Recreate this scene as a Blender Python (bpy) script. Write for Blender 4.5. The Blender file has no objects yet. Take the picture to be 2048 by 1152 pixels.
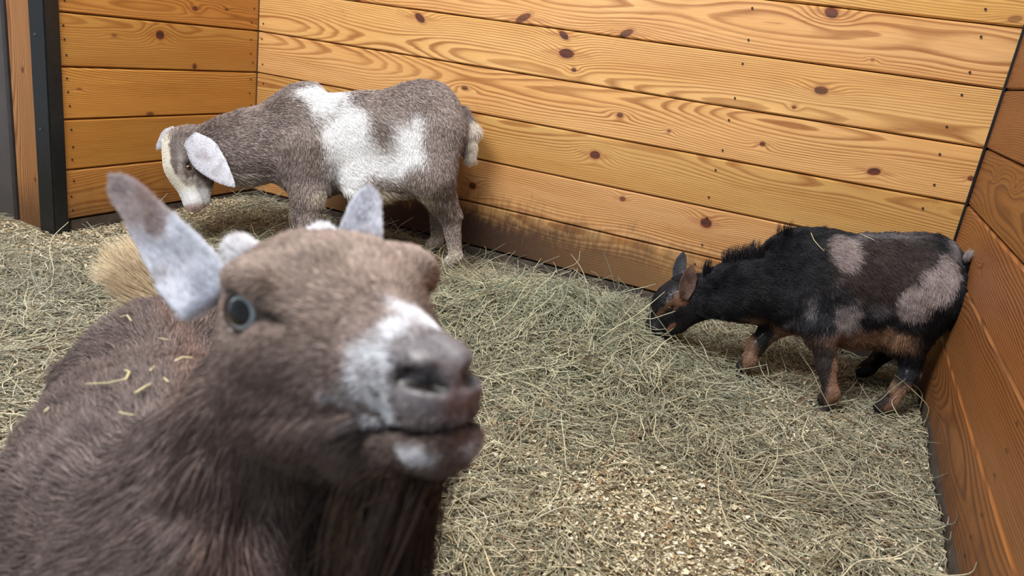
import bpy, math, random
import numpy as np
from mathutils import Matrix, Vector

SC = bpy.context.scene
COL = SC.collection
RNG = np.random.default_rng(7)
random.seed(7)

# ------------------------------------------------------------------ camera
CAM = np.array([2.29927, -2.56965, 0.80627])
MR = np.array([[0.90248436, 0.408639, 0.1361475],
               [-0.24622834, 0.23011672, 0.94149769],
               [-0.35340286, 0.88321032, -0.30829524]])      # right, up, forward
FPX = 1520.67
cd = bpy.data.cameras.new('camera')
cam = bpy.data.objects.new('camera', cd); COL.objects.link(cam)
cd.sensor_width = 36.0; cd.lens = FPX / 2048 * 36.0
cam.matrix_world = Matrix(((MR[0][0], MR[1][0], -MR[2][0], CAM[0]), (MR[0][1], MR[1][1], -MR[2][1], CAM[1]),
                           (MR[0][2], MR[1][2], -MR[2][2], CAM[2]), (0, 0, 0, 1)))
cd.clip_start = 0.02; cd.clip_end = 60
cd.dof.use_dof = True; cd.dof.focus_distance = 2.15; cd.dof.aperture_fstop = 7.6
SC.camera = cam

# ------------------------------------------------------------------ world, lights, exposure
w = bpy.data.worlds.new('barn_daylight'); SC.world = w; w.use_nodes = True
bg = w.node_tree.nodes['Background']
bg.inputs[0].default_value = (0.86, 0.93, 1.0, 1); bg.inputs[1].default_value = 0.46
def area(name, loc, target, size, power, color):
    l = bpy.data.lights.new(name, 'AREA'); l.shape = 'RECTANGLE'; l.size = size[0]; l.size_y = size[1]
    l.energy = power; l.color = color
    o = bpy.data.objects.new(name, l); COL.objects.link(o); o.location = loc
    o.rotation_euler = (Vector(target) - Vector(loc)).to_track_quat('-Z', 'Y').to_euler()
    return o
area('aisle_lamp', (0.9, -2.7, 2.55), (1.3, -0.5, 0.2), (1.3, 0.6), 76, (1.0, 0.965, 0.92))
area('stall_lamp', (1.5, -1.5, 2.9), (1.5, -1.2, 0.0), (1.2, 0.3), 42, (1.0, 0.97, 0.93))
SC.view_settings.view_transform = 'Standard'; SC.view_settings.look = 'None'
SC.view_settings.gamma = 1.0; SC.view_settings.use_curve_mapping = False
SC.view_settings.exposure = 0.3

# ------------------------------------------------------------------ helpers
def lin(c):
    c = np.asarray(c, float) / 255.0
    return np.where(c <= 0.04045, c / 12.92, ((c + 0.055) / 1.055) ** 2.4)
def U(px, py, d):
    """point seen at (px, py) of the photograph, d metres in front of the lens plane"""
    return CAM + d * (MR[2] + (px - 1024) / FPX * MR[0] - (py - 576) / FPX * MR[1])
def UZ(px, py, z):
    r = MR[2] + (px - 1024) / FPX * MR[0] - (py - 576) / FPX * MR[1]
    return CAM + (z - CAM[2]) / r[2] * r
def UA(px, py, ax, val):
    r = MR[2] + (px - 1024) / FPX * MR[0] - (py - 576) / FPX * MR[1]
    return CAM + (val - CAM[ax]) / r[ax] * r
def proj(P):
    q = (np.asarray(P) - CAM) @ MR.T
    z = np.maximum(q[..., 2], 1e-6)
    return 1024 + FPX * q[..., 0] / z, 576 - FPX * q[..., 1] / z, q[..., 2]
def nrm(v):
    v = np.asarray(v, float); return v / (np.linalg.norm(v, axis=-1, keepdims=True) + 1e-12)

def _hash(i, j, k, s):
    n = (i * 374761393 + j * 668265263 + k * 2147483647 + s * 974634777) & 0xffffffff
    n = ((n ^ (n >> 13)) * 1274126177) & 0xffffffff
    n = (n ^ (n >> 16)) & 0xffffffff
    return n.astype(np.float64) / 4294967295.0
def vnoise(P, freq, seed=0):
    """smooth value noise, -1..1"""
    P = np.asarray(P, float) * freq
    i = np.floor(P).astype(np.int64); f = P - i; f = f * f * (3 - 2 * f)
    out = 0
    for dx in (0, 1):
        for dy in (0, 1):
            for dz in (0, 1):
                wgt = (f[..., 0] if dx else 1 - f[..., 0]) * (f[..., 1] if dy else 1 - f[..., 1]) * (f[..., 2] if dz else 1 - f[..., 2])
                out = out + wgt * _hash(i[..., 0] + dx, i[..., 1] + dy, i[..., 2] + dz, seed)
    return out * 2 - 1
def vnoise3(P, freq, seed=0):
    return np.stack([vnoise(P, freq, seed + 11), vnoise(P, freq, seed + 23), vnoise(P, freq, seed + 37)], -1)
def smooth(a, b, x):
    t = np.clip((x - a) / (b - a), 0, 1); return t * t * (3 - 2 * t)

def link(o, parent=None):
    COL.objects.link(o)
    if parent is not None: o.parent = parent
    return o
def tag(o, label=None, cat=None, group=None, kind=None):
    if label: o['label'] = label
    if cat: o['category'] = cat
    if group: o['group'] = group
    if kind: o['kind'] = kind
    return o
def mesh_obj(name, V, F, mat=None, parent=None, smooth_shade=False, colors=None):
    me = bpy.data.meshes.new(name)
    V = np.asarray(V, np.float32)
    if isinstance(F, np.ndarray):
        n = F.shape[1]
        me.vertices.add(len(V)); me.vertices.foreach_set('co', V.ravel())
        me.loops.add(F.size); me.loops.foreach_set('vertex_index', F.astype(np.int32).ravel())
        me.polygons.add(len(F)); me.polygons.foreach_set('loop_start', np.arange(0, F.size, n, dtype=np.int32))
        me.polygons.foreach_set('loop_total', np.full(len(F), n, np.int32))
        me.update(calc_edges=True)
    else:
        me.from_pydata([tuple(v) for v in V], [], F); me.update()
    if smooth_shade: me.polygons.foreach_set('use_smooth', np.ones(len(me.polygons), bool))
    if colors is not None:
        a = me.color_attributes.new('coat', 'FLOAT_COLOR', 'POINT')
        a.data.foreach_set('color', np.concatenate([colors, np.ones((len(colors), 1))], 1).astype(np.float32).ravel())
    if mat: me.materials.append(mat)
    return link(bpy.data.objects.new(name, me), parent)
def hair_obj(name, P, rad, cols, mat, parent=None):
    """P (n, k, 3) strands, rad (n, k), cols (n, 3) pigment of each strand"""
    n, k = P.shape[:2]
    cu = bpy.data.hair_curves.new(name)
    cu.add_curves([k] * n)
    cu.attributes['position'].data.foreach_set('vector', P.astype(np.float32).ravel())
    r = cu.attributes.get('radius') or cu.attributes.new('radius', 'FLOAT', 'POINT')
    r.data.foreach_set('value', rad.astype(np.float32).ravel())
    a = cu.attributes.new('coat', 'FLOAT_COLOR', 'CURVE')
    a.data.foreach_set('color', np.concatenate([cols, np.ones((n, 1))], 1).astype(np.float32).ravel())
    cu.materials.append(mat)
    return link(bpy.data.objects.new(name, cu), parent)

# ------------------------------------------------------------------ node helpers
class NT:
    def __init__(s, name):
        s.m = bpy.data.materials.new(name); s.m.use_nodes = True; s.t = s.m.node_tree; s.n = s.t.nodes
        s.b = s.n['Principled BSDF']
    def new(s, typ, **kw):
        nd = s.n.new(typ)
        for k, v in kw.items(): setattr(nd, k, v)
        return nd
    def put(s, sock, v):
        if isinstance(v, bpy.types.NodeSocket): s.t.links.new(v, sock)
        else: sock.default_value = v
    def math(s, op, a, b=0.0, c=0.0, clamp=False):
        nd = s.new('ShaderNodeMath', operation=op, use_clamp=clamp)
        s.put(nd.inputs[0], a); s.put(nd.inputs[1], b); s.put(nd.inputs[2], c)
        return nd.outputs[0]
    def noise(s, vec, scale, detail=2.0, rough=0.5, dist=0.0):
        nd = s.new('ShaderNodeTexNoise'); s.put(nd.inputs['Vector'], vec); s.put(nd.inputs['Scale'], scale)
        s.put(nd.inputs['Detail'], detail); s.put(nd.inputs['Roughness'], rough); s.put(nd.inputs['Distortion'], dist)
        return nd.outputs['Fac']
    def comb(s, x, y, z=0.0):
        nd = s.new('ShaderNodeCombineXYZ'); s.put(nd.inputs[0], x); s.put(nd.inputs[1], y); s.put(nd.inputs[2], z); return nd.outputs[0]
    def sep(s, v):
        nd = s.new('ShaderNodeSeparateXYZ'); s.put(nd.inputs[0], v); return nd.outputs
    def ramp(s, fac, stops):
        nd = s.new('ShaderNodeValToRGB'); s.put(nd.inputs[0], fac); e = nd.color_ramp.elements
        while len(e) < len(stops): e.new(0.5)
        for el, (p, c) in zip(e, stops):
            el.position = p; el.color = (*c, 1) if len(c) == 3 else c
        return nd.outputs[0]
    def mix(s, fac, a, b, mode='MIX'):
        nd = s.new('ShaderNodeMix', data_type='RGBA', blend_type=mode)
        s.put(nd.inputs[0], fac)
        s.put(nd.inputs[6], a if isinstance(a, bpy.types.NodeSocket) else (*a, 1)); s.put(nd.inputs[7], b if isinstance(b, bpy.types.NodeSocket) else (*b, 1))
        return nd.outputs[2]
    def map(s, v, a, b, c=0.0, d=1.0):
        nd = s.new('ShaderNodeMapRange', interpolation_type='SMOOTHSTEP'); s.put(nd.inputs[0], v)
        for i, q in enumerate((a, b, c, d)): s.put(nd.inputs[i + 1], q)
        return nd.outputs[0]
    def bump(s, h, strength, dist):
        nd = s.new('ShaderNodeBump'); s.put(nd.inputs['Height'], h); s.put(nd.inputs['Strength'], strength); s.put(nd.inputs['Distance'], dist)
        s.t.links.new(nd.outputs[0], s.b.inputs['Normal'])

def plain(name, rgb, rough=0.5, metal=0.0, var=0.15, scale=40, spec=0.5):
    t = NT(name)
    co = t.new('ShaderNodeTexCoord').outputs['Object']
    n = t.noise(co, scale, 4)
    c = lin(rgb)
    col = t.ramp(n, [(0.3, tuple(c * (1 - var))), (0.7, tuple(np.minimum(c * (1 + var), 1)))])
    t.put(t.b.inputs['Base Color'], col); t.b.inputs['Roughness'].default_value = rough; t.b.inputs['Metallic'].default_value = metal
    t.b.inputs['Specular IOR Level'].default_value = spec
    t.bump(n, 0.2, 0.002)
    return t.m

# ------------------------------------------------------------------ wood planks
PW = 0.165; ZD = 0.20; ZB = 0.033; L = 2.656; NROW = 9
def wood(name, light, dark, knots, seed, u_span, wall, rough=0.42):
    """plain-sawn pine: rings cut near the pith, bent round each knot. knots: (u, v, ru, rv, tilt, darkness)"""
    t = NT(name)
    co = t.sep(t.new('ShaderNodeTexCoord').outputs['Object'])
    u, v = co[0], co[2]
    rs = random.Random(seed)
    us = t.math('ADD', u, rs.uniform(-50, 50))
    n1 = t.noise(t.comb(us, seed * 3.1), 0.55, 1.0)
    n2 = t.noise(t.comb(us, seed * 1.7, 4.0), 0.85, 1.5)
    n4 = t.noise(t.comb(t.math('MULTIPLY', us, 1.1), t.math('MULTIPLY', v, 9.0), seed * 2.3), 1.6, 1.0)
    n3 = t.noise(t.comb(t.math('MULTIPLY', us, 3.0), t.math('MULTIPLY', v, 30.0), seed), 2.0, 3.0)
    vc = t.math('ADD', t.math('MULTIPLY', t.math('SUBTRACT', n1, 0.5), 0.14), rs.choice([-1, 1]) * rs.choice([0.02, 0.06, 0.10, 0.13]))
    dv = t.math('SUBTRACT', v, vc)
    cc = t.math('MULTIPLY_ADD', n2, 0.16, rs.uniform(-0.045, 0.03))
    r = t.math('SQRT', t.math('ADD', t.math('MULTIPLY', dv, dv), t.math('MULTIPLY', cc, cc)))
    kmask = None; krim = None; kpush = None
    for (ku, kv, ru, rv, th, dk) in knots:
        ct, st = math.cos(th), math.sin(th)
        a = t.math('SUBTRACT', u, ku); b = t.math('SUBTRACT', v, kv)
        ru, rv = ru * .92, rv * .85
        au = t.math('ADD', t.math('MULTIPLY', a, ct / ru), t.math('MULTIPLY', b, st / ru))
        bv = t.math('ADD', t.math('MULTIPLY', a, -st / rv), t.math('MULTIPLY', b, ct / rv))
        q = t.math('ADD', t.math('MULTIPLY', au, au), t.math('MULTIPLY', bv, bv))
        qn = t.math('MULTIPLY', q, t.math('MULTIPLY_ADD', n3, 0.9, 0.6))
        mk = t.math('MULTIPLY', t.map(qn, 0.70, 1.15, 1.0, 0.0), dk)
        qt = t.math('ADD', t.math('MULTIPLY', t.math('MULTIPLY', a, a), 1 / (ru * 3.2) ** 2), t.math('MULTIPLY', t.math('MULTIPLY', b, b), 1 / (rv * .75) ** 2))
        tl = t.math('MULTIPLY', t.map(t.math('MULTIPLY', qt, t.math('MULTIPLY_ADD', n3, 1.6, 0.2)), 0.3, 1.3, 0.75, 0.0), dk)
        rm = t.math('MAXIMUM', t.math('MULTIPLY', t.map(q, 1.0, 2.6, 1.0, 0.0), dk), tl)
        # wide flat bump stretches along the grain
        a2 = t.math('MULTIPLY', a, 1 / (ru * 3.4)); b2 = t.math('MULTIPLY', b, 1 / (rv * 2.2))
        ps = t.math('MULTIPLY', t.math('EXPONENT', t.math('MULTIPLY', t.math('ADD', t.math('MULTIPLY', a2, a2), t.math('MULTIPLY', b2, b2)), -1.0)), rv * 1.5 * (1 if kv > 0 else 1))
        kmask = mk if kmask is None else t.math('MAXIMUM', kmask, mk)
        krim = rm if krim is None else t.math('MAXIMUM', krim, rm)
        kpush = ps if kpush is None else t.math('ADD', kpush, ps)
    if kpush is not None: r = t.math('ADD', r, kpush)
    ph = t.math('ADD', t.math('MULTIPLY_ADD', n4, 2.2, t.math('MULTIPLY', r, 172.0)), t.math('MULTIPLY', n3, 0.5))
    fr = t.math('FRACT', ph)
    ring = t.ramp(fr, [(0.0, (0, 0, 0)), (0.4, (0.10,) * 3), (0.74, (1, 1, 1)), (0.92, (0.75,) * 3), (1.0, (0, 0, 0))])
    fade = t.map(t.noise(t.comb(us, t.math('MULTIPLY', v, 8.0), seed * 9.1), 1.8, 2.0), 0.3, 0.7, 0.55, 1.0)
    la, dk_ = lin(light), lin(dark)
    tone = t.noise(t.comb(us, t.math('MULTIPLY', v, 9.0), seed * 5.3), 1.1, 2.0)
    base = t.mix(t.map(tone, 0.3, 0.75), tuple(la), tuple(la * np.array([0.93, 0.84, 0.70])))
    strk = t.map(t.noise(t.comb(us, t.math('MULTIPLY', v, 13.0), seed * 4.7), 1.5, 3.0, 0.6), 0.56, 0.72, 0.0, 0.42)
    base = t.mix(strk, base, tuple(la * np.array([0.72, 0.55, 0.46])))
    col = t.mix(t.math('MULTIPLY', ring, fade), base, tuple(dk_))
    fine = t.noise(t.comb(t.math('MULTIPLY', us, 6.0), t.math('MULTIPLY', v, 260.0), seed), 1.5, 2.0)
    col = t.mix(t.map(fine, 0.35, 0.75, 0.0, 0.28), col, tuple(dk_ * 0.85))
    if kmask is not None:
        col = t.mix(t.math('MULTIPLY', krim, 0.55), col, tuple(lin((150, 86, 48))))
        kin = t.mix(t.map(n3, 0.35, 0.65), tuple(lin((96, 46, 34))), tuple(lin((58, 34, 30))))
        col = t.mix(kmask, col, kin)
    # dirt and rub marks, in place on the wall
    wp = t.new('ShaderNodeNewGeometry').outputs['Position']
    ws = t.sep(wp)
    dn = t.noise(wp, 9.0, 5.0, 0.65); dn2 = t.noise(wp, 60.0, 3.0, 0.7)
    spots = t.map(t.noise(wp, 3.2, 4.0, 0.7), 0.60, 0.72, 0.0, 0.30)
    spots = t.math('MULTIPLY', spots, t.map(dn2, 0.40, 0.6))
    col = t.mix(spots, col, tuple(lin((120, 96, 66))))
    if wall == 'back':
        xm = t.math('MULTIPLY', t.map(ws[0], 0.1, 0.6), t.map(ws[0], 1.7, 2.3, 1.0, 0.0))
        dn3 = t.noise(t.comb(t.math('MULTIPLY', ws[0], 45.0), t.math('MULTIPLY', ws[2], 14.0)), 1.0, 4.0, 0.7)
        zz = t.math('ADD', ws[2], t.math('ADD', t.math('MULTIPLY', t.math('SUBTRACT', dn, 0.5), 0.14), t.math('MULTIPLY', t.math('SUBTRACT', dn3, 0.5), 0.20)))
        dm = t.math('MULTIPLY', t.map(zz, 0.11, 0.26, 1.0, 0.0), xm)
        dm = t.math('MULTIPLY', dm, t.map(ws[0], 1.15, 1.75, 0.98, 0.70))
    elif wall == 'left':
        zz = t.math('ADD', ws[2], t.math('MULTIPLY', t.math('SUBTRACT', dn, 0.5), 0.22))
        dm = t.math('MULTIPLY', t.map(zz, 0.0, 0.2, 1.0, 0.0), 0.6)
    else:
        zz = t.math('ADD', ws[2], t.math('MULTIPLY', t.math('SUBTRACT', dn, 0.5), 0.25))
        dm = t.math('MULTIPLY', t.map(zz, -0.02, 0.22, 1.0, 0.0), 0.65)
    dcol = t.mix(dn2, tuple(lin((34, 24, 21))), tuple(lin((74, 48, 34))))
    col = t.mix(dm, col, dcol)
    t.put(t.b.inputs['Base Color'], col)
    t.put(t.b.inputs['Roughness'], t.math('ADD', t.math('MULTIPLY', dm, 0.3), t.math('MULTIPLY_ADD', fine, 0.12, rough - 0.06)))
    t.b.inputs['Specular IOR Level'].default_value = 0.42
    t.bump(t.math('ADD', t.math('MULTIPLY', ring, -0.5), t.math('MULTIPLY', fine, 0.6)), 0.25, 0.0012)
    return t.m

def plank_mesh(length, h0, h1, thick=0.03, bev=0.0062):
    """board with chamfered long edges; x along, z across (centred), front face at y=0, body behind (+y)"""
    hz = (h1 - h0) / 2
    prof = [(0.0, -hz + bev), (0.0, hz - bev), (bev * 0.95, hz - 0.0016), (thick, hz - 0.0016), (thick, -hz + 0.0016), (bev * 0.95, -hz + 0.0016)]
    V = []; n = len(prof)
    for x in (0.0, length):
        for (y, z) in prof: V.append((x, y, z))
    F = [tuple(range(n))[::-1], tuple(range(n, 2 * n))]
    for i in range(n):
        j = (i + 1) % n
        F.append((i, j, j + n, i + n))
    F = [tuple(reversed(f)) for f in F]
    return V, F

# knots as seen on each wall: (px, py, half length px, half height px, tilt, darkness)
KB = [(840, 36, 13, 9, -.5, .95), (1133, 107, 17, 12, 0, 1), (1128, 71, 13, 8, -.5, .95), (1046, 36, 19, 9, .5, .85), (1252, 67, 17, 9, .5, .85),
      (1148, 140, 6, 5, 0, .9), (1663, 26, 17, 13, -.3, .9), (1642, 181, 17, 10, 0, .85), (1240, 230, 8, 6, 0, .8), (1190, 310, 12, 10, 0, .95),
      (1525, 288, 7, 6, 0, .9), (1748, 343, 16, 9, .2, .95), (1412, 446, 14, 12, -.2, .95), (1245, 398, 7, 6, 0, .8), (945, 372, 8, 8, 0, .9),
      (929, 176, 8, 5, 0, .75), (1588, 215, 5, 4, 0, .8), (1930, 199, 11, 9, 0, .8), (1942, 357, 8, 6, 0, .9), (1338, 262, 5, 4, 0, .7),
      (620, 28, 4, 3, 0, .8), (713, -4, 12, 7, 0, .9), (2030, 38, 17, 9, .2, .5), (1305, 128, 9, 6, 0, .5), (1120, 210, 24, 5, 0, .35), (1745, 120, 5, 4, 0, .5)]
KL = [(320, 70, 12, 11, 0, 1), (389, 133, 6, 7, 0, .85), (390, 17, 8, 6, 0, .9), (300, 228, 11, 5, 0, .7), (453, 19, 3, 3, 0, .8), (228, 70, 9, 4, 0, .5), (158, 178, 6, 3, 0, .5)]
KR = [(2030, 372, 7, 15, 0, .6), (1965, 532, 5, 8, 0, .5), (2035, 222, 10, 8, 0, .35), (1992, 350, 3, 4, 0, .5)]
def wallknots(K, ax, val, uaxis, usign):
    out = []
    for (px, py, a, b, th, dk) in K:
        P = UA(px, py, ax, val); P1 = UA(px + a, py, ax, val); P2 = UA(px, py + b, ax, val)
        ru = abs(P1[uaxis] - P[uaxis]) if uaxis == 0 else max(0.012, abs(P1[uaxis] - P[uaxis]) * 0.8)
        rv = abs(P2[2] - P[2])
        if ax == 0 and val > 1: ru, rv = 0.016, 0.010
        if ax == 0 and val < 1: ru = max(ru, .9 * rv)
        out.append((usign * P[uaxis], P[2], min(ru, .05), min(rv, .03), th, dk))
    return out
def zrow(k):
    if k == 0: return ZB, ZD
    return ZD + (k - 1) * PW, ZD + k * PW
def build_wall(name, kind, length, origin, rot, K, light, dark, seed0):
    root = bpy.data.objects.new(name, None); link(root); root.location = origin; root.rotation_euler = (0, 0, rot)
    tag(root, kind='structure')
    for k in range(NROW):
        z0, z1 = zrow(k); zc = (z0 + z1) / 2
        kn = [(u, z - zc, a, b, th, dk) for (u, z, a, b, th, dk) in K if z0 <= z < z1][:6]
        rs = random.Random(seed0 + k)
        f = rs.uniform(0.93, 1.05)
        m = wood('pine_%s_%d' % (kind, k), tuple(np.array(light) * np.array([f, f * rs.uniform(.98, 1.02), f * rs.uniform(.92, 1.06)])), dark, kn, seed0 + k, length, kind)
        V, F = plank_mesh(length, z0, z1)
        o = mesh_obj('plank', V, F, m, root)
        o.location = (0, rs.uniform(-0.0012, 0.0012), zc)
    return root
# back wall: u = x ; left wall: u = y+..., seen from inside ; right wall
kb = wallknots(KB, 1, 0.0, 0, 1)
kl = [(p[0] + 0.88, *p[1:]) for p in wallknots(KL, 0, 0.0, 1, 1)]
kr = wallknots(KR, 0, L, 1, -1)
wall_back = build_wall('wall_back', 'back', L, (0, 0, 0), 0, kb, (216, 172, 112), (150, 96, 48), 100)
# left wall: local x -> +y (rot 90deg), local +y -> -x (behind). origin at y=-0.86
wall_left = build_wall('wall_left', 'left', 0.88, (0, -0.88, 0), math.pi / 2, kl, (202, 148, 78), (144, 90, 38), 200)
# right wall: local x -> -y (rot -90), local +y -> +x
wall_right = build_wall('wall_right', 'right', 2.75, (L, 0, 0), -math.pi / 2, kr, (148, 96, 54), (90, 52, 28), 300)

def box_mesh(x0, y0, z0, x1, y1, z1, bev=0.003):
    import bmesh
    bm = bmesh.new(); bmesh.ops.create_cube(bm, size=1)
    for v in bm.verts:
        v.co = ((x0 + x1) / 2 + v.co.x * (x1 - x0), (y0 + y1) / 2 + v.co.y * (y1 - y0), (z0 + z1) / 2 + v.co.z * (z1 - z0))
    if bev: bmesh.ops.bevel(bm, geom=bm.edges[:], offset=bev, segments=2, affect='EDGES', profile=0.7)
    me = bpy.data.meshes.new('box'); bm.to_mesh(me); bm.free(); return me
def box(name, b, mat, parent=None, bev=0.003):
    me = box_mesh(*b, bev=bev); me.materials.append(mat); me.name = name
    return link(bpy.data.objects.new(name, me), parent)
M_rail = plain('grey_kick_rail', (72, 64, 58), 0.6, 0.0, 0.35, 30)
M_black = plain('black_steel', (16, 19, 21), 0.36, 0.0, 0.35, 60, 0.55)
M_groove = plain('dark_gap', (26, 18, 14), 0.9)
ztop = ZD + PW * (NROW - 1)
# backing boards seen through the plank joints
box('trim_1', (-0.04, 0.031, 0, L + 0.04, 0.05, ztop), M_groove, bev=0)['kind'] = 'structure'
box('trim_2', (-0.05, -0.86, 0, -0.031, 0.03, ztop), M_groove, bev=0)['kind'] = 'structure'
box('trim_3', (L + 0.031, -2.75, 0, L + 0.05, 0.03, ztop), M_groove, bev=0)['kind'] = 'structure'
for nm, b in (('baseboard_back', (0.0, 0.004, -0.05, L, 0.03, ZB - 0.004)), ('baseboard_left', (-0.03, -0.86, -0.05, -0.004, 0.0, ZB - 0.004)),
              ('baseboard_right', (L + 0.002, -2.75, -0.05, L + 0.03, 0.0, ZB - 0.004))):
    box(nm, b, M_rail)['kind'] = 'structure'
box('trim_4', (L - 0.007, -0.007, 0, L + 0.0, 0.0, ztop), M_black, bev=0.001)['kind'] = 'structure'
box('trim_5', (0.0, -0.004, 0, 0.004, 0.0, ztop), plain('brown_corner_gap', (74, 46, 24), 0.8), bev=0.0005)['kind'] = 'structure'

# black steel channel post with rivets, wooden jamb and grey sliding door past it
post = bpy.data.objects.new('channel_post', None); link(post); post.location = (-0.03, -0.86, 0)
tag(post, 'black steel corner post at the end of the left plank wall', 'post')
def pbox(nm, b, mat, par, bev=0.002):
    o = box(nm, b, mat, None, bev); o.parent = par; o.matrix_parent_inverse = Matrix.Translation(-Vector(par.location)); return o
pbox('side_face', (-0.060, -0.930, -0.05, 0.006, -0.922, 1.6), M_black, post)
pbox('front_face', (0.002, -0.926, -0.05, 0.010, -0.880, 1.6), M_black, post)
M_rivet = plain('rivet_steel', (90, 95, 98), 0.3, 0.8)
for z in (0.33, 0.62, 0.95):
    V = []; F = []
    for r_, y_ in ((0.0055, 0), (0.0045, 0.002), (0.002, 0.003)):
        for i in range(10):
            V.append((-0.035 + r_ * math.cos(i * .628), -0.930 - y_, z + r_ * math.sin(i * .628)))
    for a in range(2):
        for i in range(10): F.append((a * 10 + i, a * 10 + (i + 1) % 10, a * 10 + 10 + (i + 1) % 10, a * 10 + 10 + i))
    F.append(tuple(range(20, 30)))
    o = mesh_obj('rivet', V, F, M_rivet, None); o.parent = post; o.matrix_parent_inverse = Matrix.Translation(-Vector(post.location))
M_jamb = wood('jamb_pine', (176, 126, 78), (128, 80, 42), [(0.55, 0.01, .012, .008, 0, .7), (0.2, -.02, .01, .007, 0, .7)], 77, 2, 'jamb')
V, F = plank_mesh(1.65, -0.075, 0.075, 0.04)
jamb = mesh_obj('door_jamb', V, F, M_jamb); jamb.rotation_euler = (0, -math.pi / 2, 0); jamb.location = (-0.136, -0.900, -0.05)
tag(jamb, 'upright pine board between the black post and the grey door', 'board')
door = bpy.data.objects.new('door_1', None); link(door); door.location = (-0.23, -0.86, 0); tag(door, kind='structure')
M_grey = plain('grey_door_panel', (84, 78, 78), 0.45, 0.1, 0.1, 12)
pbox('door_panel', (-1.2, -0.89, -0.05, -0.228, -0.865, 1.6), M_grey, door)
pbox('door_edge', (-0.228, -0.905, -0.05, -0.211, -0.86, 1.6), plain('grey_door_edge', (60, 56, 56), 0.4, 0.3), door)

# nail heads at plank ends and over the stud
nv, nf = [], []
def nail(P, n, r=0.0036):
    P = np.array(P); n = np.array(n, float); a = np.cross(n, [0, 0, 1]); a /= np.linalg.norm(a); b = np.cross(n, a); s = len(nv)
    for i in range(7): nv.append(P + n * 0.0012 + r * (math.cos(i * .8976) * a + math.sin(i * .8976) * b))
    nf.append(tuple(range(s, s + 7)))
for k in range(NROW):
    z0, z1 = zrow(k)
    for fz in (0.22, 0.5, 0.8):
        jit = lambda: random.uniform(-.008, .008)
        nail((0.002, -0.855 + jit(), z0 + (z1 - z0) * fz + jit()), (1, 0, 0)); nail((0.002, -0.035 + jit(), z0 + (z1 - z0) * fz + jit()), (1, 0, 0))
        for xs in (0.03, 1.93, 2.55):
            if fz != 0.5: nail((xs + jit(), -0.002, z0 + (z1 - z0) * fz + jit()), (0, -1, 0))
        for ys in (-0.05, -1.2):
            nail((L - 0.002, ys + jit(), z0 + (z1 - z0) * fz + jit()), (-1, 0, 0))
nails = mesh_obj('nail_heads', nv, nf, plain('nail_iron', (40, 26, 20), 0.7))
tag(nails, kind='stuff'); nails['label'] = 'small dark nail heads along the plank ends'; nails['category'] = 'nails'

# ------------------------------------------------------------------ floor with bedding
def fh(x, y):
    P = np.stack([x, y, np.zeros_like(x)], -1)
    h = 0.010 * vnoise(P, 3.1, 3) + 0.006 * vnoise(P, 9.0, 4) + 0.003 * vnoise(P, 28.0, 5)
    g = lambda cx, cy, sx, sy, a: a * np.exp(-((x - cx) / sx) ** 2 - ((y - cy) / sy) ** 2)
    h = h + g(1.70, -0.50, .24, .22, .075) + g(1.40, -.62, .28, .20, .045) + g(0.22, -.20, .20, .16, .035) + g(1.95, -.85, .3, .2, .02)
    h = h - g(2.25, -.33, .22, .18, .012) + g(-.1, -1.1, .5, .2, .01) - .010 - g(1.1, -.12, .3, .15, .012)
    return h
def fh1(x, y): return float(fh(np.array([x]), np.array([y]))[0])
t = NT('shavings_bedding')
co = t.new('ShaderNodeNewGeometry').outputs['Position']
vo = t.new('ShaderNodeTexVoronoi'); vo.inputs['Scale'].default_value = 190; t.put(vo.inputs['Vector'], co)
c1 = t.ramp(t.sep(vo.outputs['Color'])[0], [(0.0, tuple(lin((98, 86, 64)))), (0.5, tuple(lin((156, 142, 112)))), (0.9, tuple(lin((204, 192, 162))))])
n1 = t.noise(co, 5.0, 4); n2 = t.noise(co, 120.0, 3)
c1 = t.mix(t.map(n1, 0.42, 0.62, 0.0, 0.55), c1, tuple(lin((126, 108, 76))))
c1 = t.mix(t.map(n2, 0.5, 0.75, 0.0, 0.8), c1, tuple(lin((70, 58, 40))))
t.put(t.b.inputs['Base Color'], c1); t.b.inputs['Roughness'].default_value = 0.9; t.bump(t.math('ADD', n2, vo.outputs['Distance']), 1.0, 0.006)
M_bed = t.m
gx = np.arange(-1.3, 2.681, 0.02); gy = np.arange(-3.2, 0.03, 0.02)
X, Y = np.meshgrid(gx, gy, indexing='ij'); Z = fh(X, Y)
idx = np.arange(X.size).reshape(X.shape)
F = np.stack([idx[:-1, :-1], idx[1:, :-1], idx[1:, 1:], idx[:-1, 1:]], -1).reshape(-1, 4)
floor = mesh_obj('floor', np.stack([X, Y, Z], -1).reshape(-1, 3), F, M_bed, None, True); tag(floor, kind='structure')

# coloured by strand
def strand_mat(name, rough=0.6, spec=0.3, trans=0.0, soft=0.25):
    t = NT(name)
    a = t.new('ShaderNodeAttribute', attribute_name='coat').outputs['Color']
    co = t.new('ShaderNodeNewGeometry').outputs['Position']
    n = t.noise(co, 160.0, 2)
    c = t.mix(t.map(n, 0.3, 0.7, 0.0, soft), a, (0.0, 0.0, 0.0))
    t.put(t.b.inputs['Base Color'], c); t.b.inputs['Roughness'].default_value = rough
    t.b.inputs['Specular IOR Level'].default_value = spec
    return t.m
M_hay = strand_mat('dry_hay', 0.55, 0.35)
M_flake = strand_mat('wood_shavings', 0.85, 0.2)

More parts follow.
